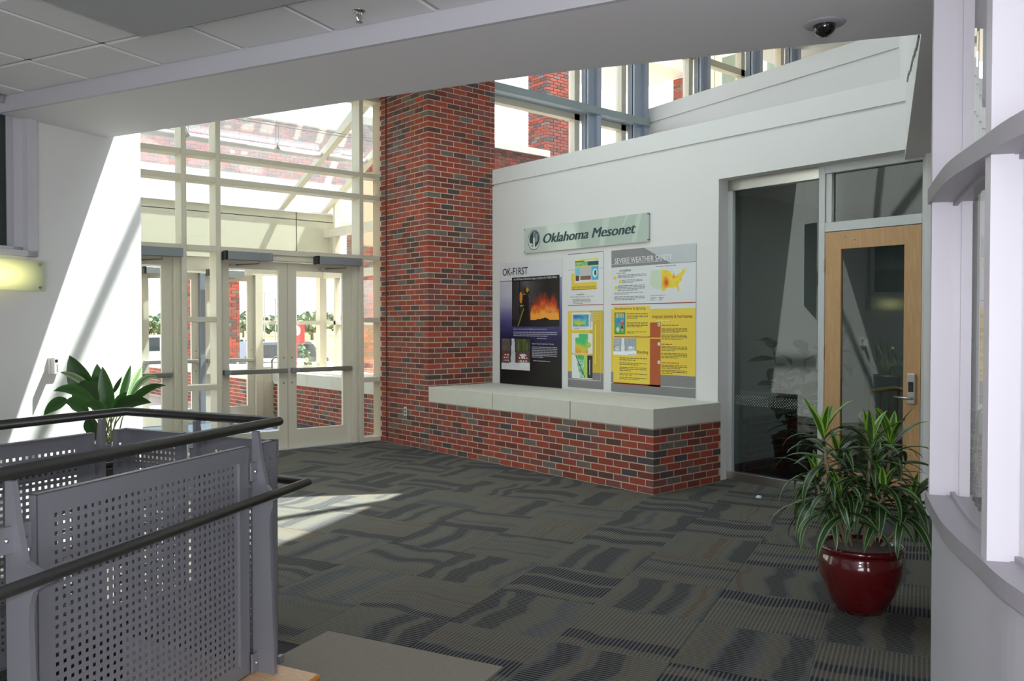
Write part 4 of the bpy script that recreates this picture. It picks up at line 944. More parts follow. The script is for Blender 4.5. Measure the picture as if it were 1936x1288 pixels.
# ================================================================== POSTERS AND SIGN
def vcol_mat():
    m = mat('printed_picture', (200, 200, 200), 0.45); t = m.node_tree; a = t.nodes.new('ShaderNodeAttribute'); a.attribute_name = 'Col'
    t.links.new(a.outputs['Color'], t.nodes['Principled BSDF'].inputs['Base Color']); return m
PRINT = vcol_mat(); _ink = {}
def ink(c):
    if c not in _ink: _ink[c] = mat('print_ink', c, 0.45)
    return _ink[c]
def hsh(i, j, k=0): 
    n = (i*374761393 + j*668265263 + k*2147483647) & 0xffffffff; n = ((n ^ (n >> 13))*1274126177) & 0xffffffff; return ((n ^ (n >> 16)) & 0xffff)/65535
def vn(x, y, k=0):
    i, j = math.floor(x), math.floor(y); f, g_ = x-i, y-j; f = f*f*(3-2*f); g_ = g_*g_*(3-2*g_)
    return (hsh(i, j, k)*(1-f)+hsh(i+1, j, k)*f)*(1-g_) + (hsh(i, j+1, k)*(1-f)+hsh(i+1, j+1, k)*f)*g_
def fb2(x, y, k=0): return .5*vn(x, y, k)+.27*vn(2*x, 2*y, k+1)+.15*vn(4*x, 4*y, k+2)+.08*vn(8*x, 8*y, k+3)
def mixc(a, b, t): t = max(0, min(1, t)); return tuple(a[i]*(1-t)+b[i]*t for i in range(3))
class Sheet:
    def __init__(s, name, yl, yr, z0, z1, label, cat, base, x=6.996, th=.004):
        s.yl, s.yr, s.z0, s.z1, s.x = yl, yr, z0, z1, x-th
        bm = B(); box(bm, x-th, x, yr, yl, z0, z1); s.o = tag(obj(name, bm, base), label, cat)
    def P(s, a, b, l): return (s.x - .0004*l, s.yl + (s.yr-s.yl)*a, s.z0 + (s.z1-s.z0)*b)
    def rect(s, a0, a1, b0, b1, c, l=1, name='print_block'): return s.poly([(a0, b0), (a1, b0), (a1, b1), (a0, b1)], c, l, name)
    def poly(s, pts, c, l=1, name='print_block'):
        bm = B(); bm.faces.new([bm.verts.new(s.P(a, b, l)) for a, b in pts]); return obj(name, bm, ink(c) if isinstance(c, tuple) else c, s.o)
    def text(s, body, a0, a1, b0, b1, c, l=3, shear=0.0, bold=0.0, name='lettering'):
        cu = bpy.data.curves.new('lettering', 'FONT'); cu.body = body; cu.shear = shear; cu.offset = bold; cu.resolution_u = 3
        o = bpy.data.objects.new('lettering_curve', cu); COL.objects.link(o)
        me = bpy.data.meshes.new_from_object(o.evaluated_get(bpy.context.evaluated_depsgraph_get())); bpy.data.objects.remove(o)
        xs_ = [v.co.x for v in me.vertices]; ys_ = [v.co.y for v in me.vertices]; x0, x1, y0_, y1_ = min(xs_), max(xs_), min(ys_), max(ys_)
        off = s.o.location
        for v in me.vertices:
            p = s.P(a0 + (a1-a0)*(v.co.x-x0)/(x1-x0), b0 + (b1-b0)*(v.co.y-y0_)/(y1_-y0_), l); v.co = Vector(p) - off
        me.materials.clear(); me.materials.append(ink(c)); t = bpy.data.objects.new(name, me); COL.objects.link(t); t.parent = s.o; return t
    def greek(s, a0, a1, b0, b1, n, c, l=3, right=False):
        bm = B(); h = (b1-b0)/n
        for k in range(n):
            y = b1 - h*(k+.5); x = a0; end = a1 if k < n-1 else a0 + (a1-a0)*R.uniform(.4, .8)
            while x < end - .004:
                w_ = min(R.uniform(.02, .06)*1.0, end-x); bm.faces.new([bm.verts.new(s.P(q, r_, l)) for q, r_ in ((x, y-h*.2), (x+w_, y-h*.2), (x+w_, y+h*.2), (x, y+h*.2))]); x += w_ + .007
        return obj('small_print', bm, ink(c), s.o)
    def pic(s, a0, a1, b0, b1, fn, n=52, m_=None, l=2, name='picture'):
        m_ = m_ or n; vs = [s.P(a0+(a1-a0)*i/n, b0+(b1-b0)*j/m_, l) for j in range(m_+1) for i in range(n+1)]
        fs = [(j*(n+1)+i, j*(n+1)+i+1, (j+1)*(n+1)+i+1, (j+1)*(n+1)+i) for j in range(m_) for i in range(n)]
        me = bpy.data.meshes.new(name); me.from_pydata([tuple(Vector(v)-s.o.location) for v in vs], [], fs); ca = me.color_attributes.new('Col', 'FLOAT_COLOR', 'CORNER')
        k = 0
        for j in range(m_):
            for i in range(n):
                c = lin(fn((i+.5)/n, (j+.5)/m_)); 
                for q in range(4): ca.data[k].color = c; k += 1
        me.materials.append(PRINT); o = bpy.data.objects.new(name, me); COL.objects.link(o); o.parent = s.o; return o
def fire(u, v):
    f = fb2(u*4, v*4, 3); c = mixc((24, 20, 20), (92, 88, 92), max(0, 1-abs(u-.33)*2.6)*(.35+v)*(.6+f*.6))
    if u < .16: c = mixc(c, (60, 60, 66), .5)
    if abs(u-.165) < .008 and v > .25: c = (14, 12, 12)
    h = max(0, 1-((u-.66)/.34)**2)*.55 + max(0, 1-((u-.97)/.16)**2)*.3 + .18*(fb2(u*9, v*5, 9)-.4)*2
    lv = v - .16
    if u > .40 and lv > -.09+.14*fb2(u*7, 2, 15) and lv < h:
        q = 1 - lv/max(h, .01); q = q*(.55+.9*fb2(u*12, v*10, 5)); 
        c = mixc(c, (176, 52, 20), q*3) if q < .33 else mixc((196, 66, 22), (246, 168, 60), (q-.33)*2.4)
    if v < .14: c = mixc((20, 18, 18), (40, 34, 32), f)
    for (x, y, rx, ry, k) in ((.30, .50, .075, .26, (20, 18, 16)), (.275, .22, .06, .26, (18, 16, 14)), (.33, .22, .045, .24, (18, 16, 14)), (.285, .80, .034, .055, (88, 30, 24)), (.335, .80, .03, .05, (170, 160, 40)), (.36, .74, .022, .045, (30, 26, 20)), (.195, .64, .032, .13, (206, 132, 40)), (.41, .495, .055, .012, (20, 18, 16)), (.21, .455, .05, .016, (150, 150, 60)), (.27, .71, .035, .016, (150, 150, 60))):
        if ((u-x)/rx)**2+((v-y)/ry)**2 < 1: c = k
    if abs((u-.13) - (v-.0)*.33) < .008 and v < .40: c = (170, 150, 70)
    return c
def flood(u, v):
    f = fb2(u*7, v*7, 21); c = mixc((70, 62, 60), (120, 108, 106), f)
    if v > .6 and u > .55: c = mixc((52, 66, 36), (104, 116, 66), vn(u*26, v*4, 2))
    if v < .62 and (u < .33 or u > .5) and v > .3: c = mixc(c, (92, 52, 40), .5)
    if abs(u-.42) < .05+.05*(1-v) and v > .2: c = mixc((170, 178, 184), (220, 224, 228), f)
    elif abs(u-.42) < .12 and v > .25: c = mixc((44, 48, 50), c, .3)
    for x0, x1 in ((.08, .26), (.62, .92)):
        for y in (.30, .39, .48):
            if x0 < u < x1 and abs(v-y) < .028: c = (186, 64, 56) if math.sin((u*1.0+v*.6)*70) > 0 else (232, 228, 224)
    if .70 < u < .83 and .39 < v < .52: c = (206, 210, 216)
    if v < .2+.06*u: c = mixc((206, 208, 212), (232, 234, 236), f)
    return c
def flood_pale(u, v):
    c = flood(u, v); g_ = sum(c)/3; return mixc((g_, g_, g_), (150+g_*.42, 170+g_*.36, 172+g_*.36), .8)
US = [(.02, .93), (.04, .75), (0, .60), (.01, .42), (.06, .22), (.16, .17), (.24, .10), (.31, .14), (.33, .10), (.39, .0), (.43, .04), (.47, .12), (.56, .14), (.64, .12), (.70, .18), (.755, .16), (.80, -.02), (.835, .02), (.80, .22), (.83, .34), (.90, .46), (.89, .56), (.93, .66), (.95, .72), (.99, .80), (.97, .95), (.93, .92), (.87, .78), (.78, .70), (.73, .64), (.70, .62), (.70, .74), (.66, .80), (.64, .66), (.62, .66), (.61, .80), (.66, .84), (.56, .86), (.50, .90), (.40, .94), (.2, .96)]
def inside(u, v, P):
    r_ = False; j = len(P)-1
    for i in range(len(P)):
        if (P[i][1] > v) != (P[j][1] > v) and u < (P[j][0]-P[i][0])*(v-P[i][1])/(P[j][1]-P[i][1])+P[i][0]: r_ = not r_
        j = i
    return r_
def usmap(bgc, west, fn):
    def f(u, v):
        if not inside(u*1.04-.02, v*1.06-.04, US): return bgc
        return west if u < .34 and west else fn(u, v)
    return f
def tornado(u, v):
    h = max(0, 1-math.hypot((u-.47)/.10, (v-.42)/.30)) + .45*max(0, 1-math.hypot((u-.67)/.07, (v-.62)/.10)) + .45*max(0, 1-math.hypot((u-.83)/.05, (v-.06)/.12)) + (fb2(u*12, v*10, 4)-.45)*.5
    return mixc((232, 212, 58), (232, 140, 46), h*2) if h < .5 else mixc((232, 140, 46), (196, 70, 30), (h-.5)*2)
def coldmap(u, v):
    q = v + (fb2(u*6, v*6, 7)-.5)*.5; return mixc((196, 206, 70), (96, 190, 196), (q-.3)*4) if q < .55 else mixc((96, 190, 196), (52, 110, 178), (q-.55)*4)
def radar(u, v):
    if math.hypot((u-.78)/.15, (v-.42)/.14) < 1: return mixc((200, 214, 60), (120, 196, 110), fb2(u*9, v*9, 1))
    if u > .74 or (v > .8 and u < .2): return (232, 230, 222)
    q = fb2(u*3, v*3, 13)*.4 + .8*v - .6*abs(u-.42)
    return mixc((232, 128, 40), (222, 202, 62), q*3.2) if q < .3 else mixc((222, 202, 62), (66, 190, 116), (q-.3)*3.5)
def relief(u, v):
    if u > .74: return (38, 46, 46)
    q = fb2(u*5, v*7, 31); m_ = .18 + .22*(1-v)
    if u < m_: return (226, 230, 226)
    if abs(u-(m_+.25*(1-v))) < .02: return (44, 60, 56)
    return mixc((196, 220, 216), (70, 178, 92), (q-.35)*4) if u < .6 else mixc((110, 190, 100), (206, 214, 96), q*1.4)
def web(u, v):
    if v > .93: return (228, 214, 92)
    if v > .88: return (92, 108, 96) if u < .4 else (200, 220, 214)
    if v > .70: return mixc((74, 148, 92), (176, 216, 170), fb2(u*8, v*6, 3)) if u < .55 else mixc((46, 108, 122), (30, 66, 70), fb2(u*9, v*9, 5))
    if v > .66: return (220, 206, 84)
    if u < .2: return (120, 200, 214) if v > .28 else ((98, 66, 54) if v > .06 and .02 < u < .18 else (226, 226, 222))
    if u > .70:
        if math.hypot((u-.85)/.10, (v-.36)/.18) < 1: return (60, 84, 82) if math.hypot((u-.86)/.05, (v-.36)/.12) < 1 else (226, 232, 226)
        return (74, 184, 214) if v > .06 else (226, 226, 222)
    return (188, 192, 190) if v > .26 else ((128, 92, 84) if .22 < u < .68 and v > .07 else (226, 226, 222))
def golf(u, v):
    c = mixc((40, 130, 168), (80, 176, 190), fb2(u*5, v*5, 2)) if v > .35 else mixc((58, 150, 70), (110, 190, 84), fb2(u*6, v*6, 4))
    if v > .78 and .1 < u < .9: c = (214, 206, 150) if math.sin(u*60) > -.3 else (70, 120, 110)
    if math.hypot((u-.72)/.13, (v-.46)/.13) < 1: c = (214, 78, 48)
    if abs(u-.74) < .1 and .24 < v < .36: c = (30, 30, 34)
    if abs(u-.74) < .07 and .12 < v < .24: c = (220, 180, 140)
    if math.hypot((u-.74)/.06, (v-.62)/.05) < 1: c = (226, 184, 140)
    if math.hypot((u-.3)/.16, (v-.2)/.12) < 1: c = (206, 226, 226)
    return c
BLK = (18, 20, 22)
# --- first poster
def navy(u, v):
    top = mixc((92, 92, 150), (196, 196, 206), (v-.55)*3.2) if u < .22 else mixc((56, 56, 110), (70, 70, 130), v)
    c = mixc((16, 16, 18), (30, 28, 76), (v-.22)*4.5) if v < .44 else mixc((30, 28, 76), top, (v-.44)*(3.2 if u < .22 else 7))
    c = mixc(c, (150, 150, 190), .35*(fb2(u*6, v*7, 8)-.35)) if v > .5 else c
    if u > .93 and v > .5: c = mixc(c, (206, 206, 214), (u-.93)*9*(v-.5)*2)
    return c
p1 = Sheet('poster', 8.456, 7.277, 0.806, 2.385, 'dark blue poster with a firefighter picture, leftmost of the three posters', 'poster', ink((216, 216, 218)))
p1.pic(0, 1, 0, .85, navy, 40, 60, 1, 'background'); p1.rect(0, 1, .848, .853, (44, 30, 32), 2)
p1.text('OK-F1RST', .05, .47, .895, .955, BLK, 3, 0, .012)
p1.rect(.21, .965, .475, .875, BLK, 3); p1.pic(.215, .96, .48, .84, fire, 84, 60, 4)
p1.text('An All-Hazard Decision-Support System for Public Safety', .235, .93, .846, .868, (214, 214, 216), 5, .25, .006)
p1.text('Impacts in Local Communities: Firefighting and Hazardous Materials', .235, .77, .446, .460, (200, 200, 206), 3, .1)
p1.greek(.235, .93, .392, .436, 3, (186, 186, 198)); p1.greek(.62, .93, .374, .386, 1, (186, 186, 198))
p1.rect(.025, .51, .115, .38, BLK, 3); p1.pic(.03, .505, .12, .375, flood, 60, 44, 4)
p1.text('Impacts in Local Communities: Flooding', .54, .88, .330, .344, (206, 206, 212), 3, .1)
p1.greek(.54, .93, .225, .318, 7, (186, 186, 194)); p1.greek(.56, .93, .196, .208, 1, (186, 186, 194))
# --- second poster
YEL = (228, 200, 66); GRYB = (128, 128, 128)
p2_ = Sheet('poster', 7.172, 6.590, 0.833, 2.425, 'narrow poster with a web page picture and three weather maps, middle one', 'poster', ink((220, 222, 220)))
p2_.rect(0, 1, .996, 1, (60, 66, 66), 2); p2_.rect(0, 1, .878, .881, (150, 152, 152), 2)
p2_.rect(.10, .82, .728, .733, (176, 92, 50), 2); p2_.rect(.10, .82, .732, .85, YEL, 2); p2_.rect(.20, .88, .782, .957, (226, 226, 222), 3); p2_.pic(.21, .87, .787, .955, web, 44, 40, 4)
p2_.text('earthstorm.ocs.ou.edu', .13, .79, .740, .760, (150, 104, 52), 4, .1); p2_.text('weather', .25, .48, .688, .702, BLK, 3); p2_.text('from coast-to-coast', .07, .50, .672, .684, (110, 112, 112), 3)
p2_.greek(.52, .80, .672, .684, 1, (150, 152, 152)); p2_.greek(.14, .66, .622, .662, 4, (110, 110, 112)); p2_.rect(0, 1, .612, .617, (168, 78, 60), 3)
p2_.rect(0, 1, .118, .572, YEL, 1); p2_.rect(.62, 1, .118, .572, (206, 178, 54), 2); p2_.rect(0, 1, 0, .118, GRYB, 1)
p2_.rect(.93, .935, .06, .572, (222, 216, 180), 3); p2_.rect(0, .935, .058, .062, (216, 216, 216), 3); p2_.rect(.77, .80, .18, .47, (232, 216, 110), 3); p2_.greek(.66, .90, .49, .565, 6, (226, 204, 100), 3)
for b0, b1 in ((.43, .56), (.255, .405), (.068, .245)): p2_.rect(.12, .71, b0, b1, (226, 226, 222), 3)
p2_.pic(.15, .60, .455, .545, usmap((70, 168, 184), None, coldmap), 44, 30, 4); p2_.greek(.18, .56, .435, .448, 2, (90, 90, 92), 4); p2_.rect(.64, .65, .45, .545, (70, 72, 72), 4)
p2_.pic(.22, .70, .258, .402, radar, 44, 44, 4); p2_.pic(.12, .71, .075, .243, relief, 44, 44, 4); p2_.rect(.62, .64, .10, .21, (200, 206, 204), 5)
# --- third poster
p3_ = Sheet('poster', 6.467, 5.290, 0.820, 2.420, 'large yellow and grey poster with a country map, rightmost of the three posters', 'poster', ink((216, 220, 220)))
p3_.poly([(0, .883), (.72, .883), (.41, 1), (0, 1)], (132, 132, 132), 1); p3_.poly([(.72, .883), (1, .883), (1, 1), (.41, 1)], (190, 196, 196), 1)
p3_.rect(.0, .63, .899, .902, (206, 206, 206), 2); p3_.rect(0, 1, .880, .883, (120, 116, 120), 2)
p3_.text('SEVERE WEATHER SAFETY', .045, .74, .905, .943, (226, 228, 228), 3, 0, .004)
p3_.text('tornadoes', .105, .25, .846, .866, BLK, 3, 0, .004); p3_.greek(.07, .33, .830, .842, 1, (120, 122, 122))
for s0, b in ((.03, .805), (.10, .775), (.045, .735)):
    p3_.poly([(s0+.018+.018*math.cos(a*PI/8), b+.013*math.sin(a*PI/8)) for a in range(16)], YEL, 2)
for q_ in ((.085, .44, .80, .826, 3), (.14, .39, .765, .790, 3), (.085, .42, .71, .752, 4), (.04, .40, .685, .702, 2), (.04, .42, .645, .675, 3)): p3_.greek(*q_, (92, 94, 96))
p3_.greek(.55, .86, .862, .870, 1, (70, 72, 72)); p3_.pic(.47, .90, .69, .855, usmap((216, 220, 220), (196, 214, 190), tornado), 84, 56, 2)
p3_.greek(.49, .72, .668, .676, 1, (140, 142, 142)); p3_.greek(.49, .56, .635, .662, 3, (150, 152, 150)); p3_.greek(.59, .64, .635, .662, 3, (130, 110, 90))
p3_.rect(0, 1, .615, .621, (160, 66, 48), 3)
p3_.rect(0, 1, .14, .582, YEL, 1); p3_.rect(0, 1, 0, .14, GRYB, 1); p3_.rect(0, 1, .060, .064, (206, 206, 206), 2)
RUST = (176, 84, 40)
p3_.rect(.04, .61, .388, .393, RUST, 2); p3_.rect(.47, .61, .393, .49, RUST, 2); p3_.rect(.47, .61, .055, .380, RUST, 2); p3_.rect(.03, .61, .055, .068, RUST, 2)
p3_.rect(.03, .485, .396, .602, (232, 206, 70), 3); p3_.rect(.03, .485, .068, .380, (232, 206, 70), 3)
p3_.text('thunderstorms & lightning', .05, .43, .572, .597, (122, 58, 30), 4, 0, .006); p3_.rect(.045, .18, .408, .560, BLK, 4); p3_.pic(.05, .175, .412, .556, golf, 36, 50, 5)
p3_.greek(.20, .46, .515, .556, 4, (96, 84, 50), 4); p3_.greek(.20, .46, .455, .495, 4, (96, 84, 50), 4); p3_.greek(.20, .44, .412, .43, 2, (96, 84, 50), 4)
p3_.text('tropical storms & hurricanes', .51, .965, .512, .542, (122, 58, 30), 4, 0, .006); p3_.greek(.56, .85, .500, .509, 1, (236, 226, 160), 4)
p3_.pic(.03, .32, .262, .380, flood_pale, 50, 34, 4); p3_.text('flooding', .33, .465, .270, .298, (122, 58, 30), 5, 0, .006); p3_.text('turn around', .22, .315, .265, .276, (110, 120, 124), 6)
for b0, b1, n in ((.222, .248, 2), (.190, .212, 2), (.148, .182, 3), (.118, .138, 2), (.090, .110, 2)): p3_.greek(.11, .45, b0, b1, n, (96, 84, 50), 4)
for k, (b0, b1, n, col) in enumerate(((.465, .477, 1, RUST), (.42, .455, 4, 0), (.375, .41, 4, 0), (.338, .35, 1, RUST), (.30, .333, 4, 0), (.25, .288, 4, 0), (.215, .227, 1, RUST), (.18, .21, 3, 0), (.145, .176, 3, 0))): p3_.greek(.62, .91, b0, b1, n, col or (96, 84, 50), 4)
for n_, b in (('1', .475), ('2', .345), ('3', .222)):
    p3_.poly([(.59+.016*math.cos(a*PI/8), b+.012*math.sin(a*PI/8)) for a in range(16)], (226, 226, 222), 4); p3_.text(n_, .586, .594, b-.005, b+.005, BLK, 5)
# --- sign
sg_ = Sheet('wall_sign', 7.948, 5.907, 2.483, 2.797, 'long pale green acrylic sign with dark lettering and a round emblem', 'sign', mat('acrylic_green', (196, 208, 196), .12, coat=.5), x=6.985, th=.012)
sg_.poly([(.5, 0), (1, 0), (1, 1), (.44, 1)], (176, 190, 176), 1); 
for pts in ([(.47, 0), (.50, 0), (.47, 1), (.44, 1)], [(.64, 0), (.68, 0), (.72, 1), (.67, 1)], [(.88, 0), (.91, 0), (.955, 1), (.92, 1)], [(.76, .5), (.80, .5), (.80, .6), (.76, .6)], [(.80, .55), (.845, 1), (.86, 1), (.81, .5)]): sg_.poly(pts, (190, 203, 190), 2)
TEAL = (38, 70, 72)
for q_ in (0, .0018, .0036, .0054, .007): sg_.text('Oklahoma Mesonet', .175+q_, .908+q_, .33, .70, TEAL, 4+q_*50, .28)
def disc(s, cx, cy, ra, rb, c, l, a0=0, a1=2*PI): s.poly([(cx+ra*math.cos(a0+(a1-a0)*k/32), cy+rb*math.sin(a0+(a1-a0)*k/32)) for k in range(33 if a1-a0 < 6 else 32)], c, l)
asp = (2.797-2.483)/(7.948-5.907); rb_ = .40; ra_ = rb_*asp*0.92
cx_, cy_ = .092, .50
disc(sg_, cx_, cy_, ra_, rb_, TEAL, 3); disc(sg_, cx_, cy_, ra_*.93, rb_*.93, (206, 216, 206), 4); disc(sg_, cx_+.003, cy_+.04, ra_*.80, rb_*.80, TEAL, 5)
sg_.poly([(cx_-.008, .16), (cx_+.008, .16), (cx_+.008, .55), (cx_+.003, .62), (cx_+.003, .80), (cx_-.003, .80), (cx_-.003, .62), (cx_-.008, .55)], (216, 222, 214), 6)
sg_.poly([(cx_-.006, .78), (cx_+.010, .84), (cx_+.010, .80), (cx_, .76)], (216, 222, 214), 6)
sg_.poly([(cx_-.036, .34), (cx_-.012, .28), (cx_-.012, .34), (cx_-.028, .40)], (216, 222, 214), 6)
for k in range(3): sg_.poly([(cx_+.014+.007*k, .38+.03*k), (cx_+.017+.007*k, .38+.03*k), (cx_+.017+.007*k, .78-.03*k), (cx_+.014+.007*k, .78-.03*k)], (206, 216, 206), 6)
for a, b in ((.0035, .06), (.9965, .06), (.9965, .95), (.0035, .95)):
    bm = B(); q = sg_.P(a, b, 0); tube(bm, [(q[0]-.002, q[1], q[2]), (7.0, q[1], q[2])], .008, 8); obj('standoff', bm, BLACK, sg_.o)

# ================================================================== SMALL FITTINGS
# thermostat with open lid on the left wall
th_ = thing('thermostat', cd(LW, 3.80, 1.29), 'white thermostat with its lid swung open on the left wall', 'thermostat')
bm = B(); cbox(bm, LW-.022, LW, 3.765, 3.835, 1.232, 1.352); bevel(bm, .003); obj('housing', bm, WPLAST, th_)
bm = B(); cbox(bm, LW-.024, LW-.021, 3.795, 3.826, 1.315, 1.335); obj('display', bm, BLACK, th_)
for k in range(4):
    bm = B(); cbox(bm, LW-.024, LW-.021, 3.818, 3.828, 1.25+.014*k, 1.257+.014*k); obj('button', bm, GREYM, th_)
bm = B(); wall_seg(bm, cd(LW-.022, 3.775), cd(LW-.085, 3.757), .004, 1.235, 1.350); obj('lid', bm, WPLAST, th_)
# lit acrylic wall light
wl = thing('wall_light', cd(LW, 3.3, 1.91), 'frosted acrylic wall light glowing yellow-green below the dark window', 'lamp')
bm = B(); cbox(bm, LW-.075, LW-.065, 2.92, 3.70, 1.81, 2.015); bevel(bm, .002)
m = mat('frosted_acrylic', (176, 190, 160), .35); t = m.node_tree; p = t.nodes['Principled BSDF']
tc = t.nodes.new('ShaderNodeTexCoord'); sep = t.nodes.new('ShaderNodeSeparateXYZ'); t.links.new(tc.outputs['Generated'], sep.inputs[0])
def tri(o_, c, w__):
    a = t.nodes.new('ShaderNodeMath'); a.operation = 'SUBTRACT'; t.links.new(o_, a.inputs[0]); a.inputs[1].default_value = c
    b = t.nodes.new('ShaderNodeMath'); b.operation = 'ABSOLUTE'; t.links.new(a.outputs[0], b.inputs[0])
    mr = t.nodes.new('ShaderNodeMapRange'); mr.interpolation_type = 'SMOOTHSTEP'; mr.inputs[1].default_value = w__; mr.inputs[2].default_value = 0; t.links.new(b.outputs[0], mr.inputs[0]); return mr.outputs[0]
mu = t.nodes.new('ShaderNodeMath'); mu.operation = 'MULTIPLY'; t.links.new(tri(sep.outputs[0], .5, .55), mu.inputs[0]); t.links.new(tri(sep.outputs[2], .5, .75), mu.inputs[1])
m2 = t.nodes.new('ShaderNodeMath'); m2.operation = 'MULTIPLY'; t.links.new(mu.outputs[0], m2.inputs[0]); m2.inputs[1].default_value = 0.62
p.inputs['Emission Color'].default_value = lin((246, 240, 150)); t.links.new(m2.outputs[0], p.inputs['Emission Strength'])
obj('acrylic_plate', bm, m, wl)
for dd_ in (2.95, 3.665):
    for z in (1.835, 1.99):
        bm = B(); a = cd(LW-.08, dd_, z); b_ = cd(LW, dd_, z); tube(bm, [a, b_], .010, 10); obj('standoff', bm, CHROME, wl)
bm = B(); cbox(bm, LW-.05, LW, 3.0, 3.6, 1.86, 1.96); obj('lamp_housing', bm, ALU, wl)
# dome camera in the soffit
dc = thing('dome_camera', (3.63, 2.02, SZ), 'black dome security camera in a round white plate in the soffit', 'camera')
bm = B(); lathe(bm, [(.065, -.010), (.088, -.005), (.094, 0.0), (.065, 0.0)], (3.63, 2.02, SZ), 40); obj('trim_ring', bm, RBAND, dc, smooth=True)
bm = B(); bmesh.ops.create_uvsphere(bm, u_segments=32, v_segments=16, radius=.052, matrix=Matrix.Translation((3.63, 2.02, SZ-.01))); obj('dome', bm, mat('smoked_dome', (16, 14, 16), .04, coat=1), dc, smooth=True)
# sprinklers
def sprinkler(p, label):
    s = thing('sprinkler', (p.x, p.y, CZ), label, 'sprinkler'); c = (p.x, p.y, CZ)
    bm = B(); lathe(bm, [(.02, -.012), (.032, -.006), (.034, 0), (.02, 0)], c, 24); obj('escutcheon', bm, CHROME, s, smooth=True)
    bm = B(); tube(bm, [(p.x, p.y, CZ-.01), (p.x, p.y, CZ-.035)], .006, 8); obj('frame', bm, CHROME, s)
    bm = B()
    for sx in (-1, 1): tube(bm, [(p.x+.012*sx, p.y, CZ-.012), (p.x+.014*sx, p.y, CZ-.035), (p.x+.003*sx, p.y, CZ-.052)], .0035, 6)
    obj('arm', bm, CHROME, s)
    bm = B(); lathe(bm, [(.001, -.058), (.017, -.057), (.017, -.054), (.001, -.053)], c, 16); obj('deflector', bm, CHROME, s)
sprinkler(cd(2.436, 3.265), 'chrome fire sprinkler in the tile ceiling near the top middle')
sprinkler(cd(5.40, 3.40), 'chrome fire sprinkler at the left edge above the dark window')
pk = Vector((6.60, 4.28, 0)); bm = B(); lathe(bm, [(.028, .001), (.028, .01), (.02, .022), (.001, .026)], pk, 20)
tag(obj('door_stop', bm, mat('clear_rubber', (214, 216, 214), .2), smooth=True), 'small round clear floor stop on the carpet before the office window', 'door stop')

# ================================================================== OUTSIDE
bm = B(); box(bm, -12, 40, 13.4, 30, -0.3, -0.03); struct('terrace', bm, fbm_mat('paving', [(.3, (160, 154, 144)), (.7, (178, 172, 160))], 3), 'pale concrete terrace outside the doors', 'ground')
bm = B(); v = [bm.verts.new(p) for p in ((-400, 30, -.8), (500, 30, -.8), (500, 700, 1.2), (-400, 700, 1.2))]; bm.faces.new(v)
struct('ground', bm, fbm_mat('dry_field', [(.3, (86, 108, 54)), (.45, (132, 130, 74)), (.55, (160, 120, 76)), (.7, (98, 116, 58))], .02, 6, 1, (1, 3.5, 1)), 'dry grass field beyond the terrace', 'ground')
bm = B(); box(bm, -60, 90, 40, 52, -1.0, -0.86); struct('road', bm, mat('asphalt_pale', (120, 118, 116), .9), 'pale road across the field', 'road')
bm = B(); box(bm, -20, 60, 29.6, 29.9, -0.3, 0.12); struct('terrace_wall', bm, STONE, 'pale low wall at the far edge of the terrace', 'wall')
TRUNK = mat('bark', (96, 82, 66), .9)
TL = [fbm_mat('tree_leaves', [(.3, a), (.7, b)], 1.5, 8, .9) for a, b in (((74, 94, 74), (112, 132, 98)), ((88, 108, 92), (128, 146, 118)))]
def tree(x, y, h, wd, zb=-1.2, k=0, conif=False, label='', sparse=1):
    t = thing('tree', (x, y, zb), label, 'tree', 'trees beyond the field')
    bm = B(); tube(bm, [(x, y, zb-.4), (x, y, zb+h*.5)], [wd*.05, wd*.03], 7); obj('trunk', bm, TRUNK, t)
    q = random.Random(int(x*7+y)); bm = B()
    n = int(260*sparse)
    for i in range(n):
        if conif: f = q.random(); rad = wd/2*(1-f)*.9+.05; a = q.uniform(0, 6.28); r_ = rad*q.random()**.4; c = Vector((x+r_*math.cos(a), y+r_*math.sin(a), zb+h*(.08+.9*f)))
        else:
            d = Vector((q.gauss(0, 1), q.gauss(0, 1), q.gauss(0, 1))).normalized()*(q.random()**.4); lump = 1+.25*math.sin(d.x*7+x)*math.cos(d.z*6+y)
            c = Vector((x+d.x*wd/2*lump, y+d.y*wd/2*lump, zb+h*.6+d.z*h*.4*lump))
        s = wd*q.uniform(.06, .13); n1 = Vector((q.gauss(0, 1), q.gauss(0, 1), q.gauss(0, 1))).normalized(); n2 = n1.orthogonal().normalized(); n3 = n1.cross(n2)
        vs = [bm.verts.new(c + n2*s*math.cos(a_)*q.uniform(.6, 1) + n3*s*math.sin(a_)*q.uniform(.6, 1)) for a_ in (0, 1.26, 2.5, 3.8, 5.0)]; bm.faces.new(vs)
    obj('crown', bm, TL[k], t)
def at_px(u, dist, z=0): a = AZ + math.atan((u-968)/1570); return Vector((math.sin(a)*dist, math.cos(a)*dist, z))
TLAB = ['far tree seen left in the left door glass', 'far tree in the middle of the left door glass', 'far tree at the right of the left door glass', 'tall narrow tree right of the outdoor brick pier', 'small far tree right of the tall narrow one', 'far tree between the inner and outer door stiles', 'far tree behind the left inner door stile', 'far tree behind the joint of the inner doors', 'pale tree at the left of the right inner door glass', 'tree in the middle of the right inner door glass', 'taller tree left of the vestibule corner post', 'tree right of the vestibule corner post', 'broad low tree seen through the pane beside the pillar', 'far tree hidden behind the left wall end']
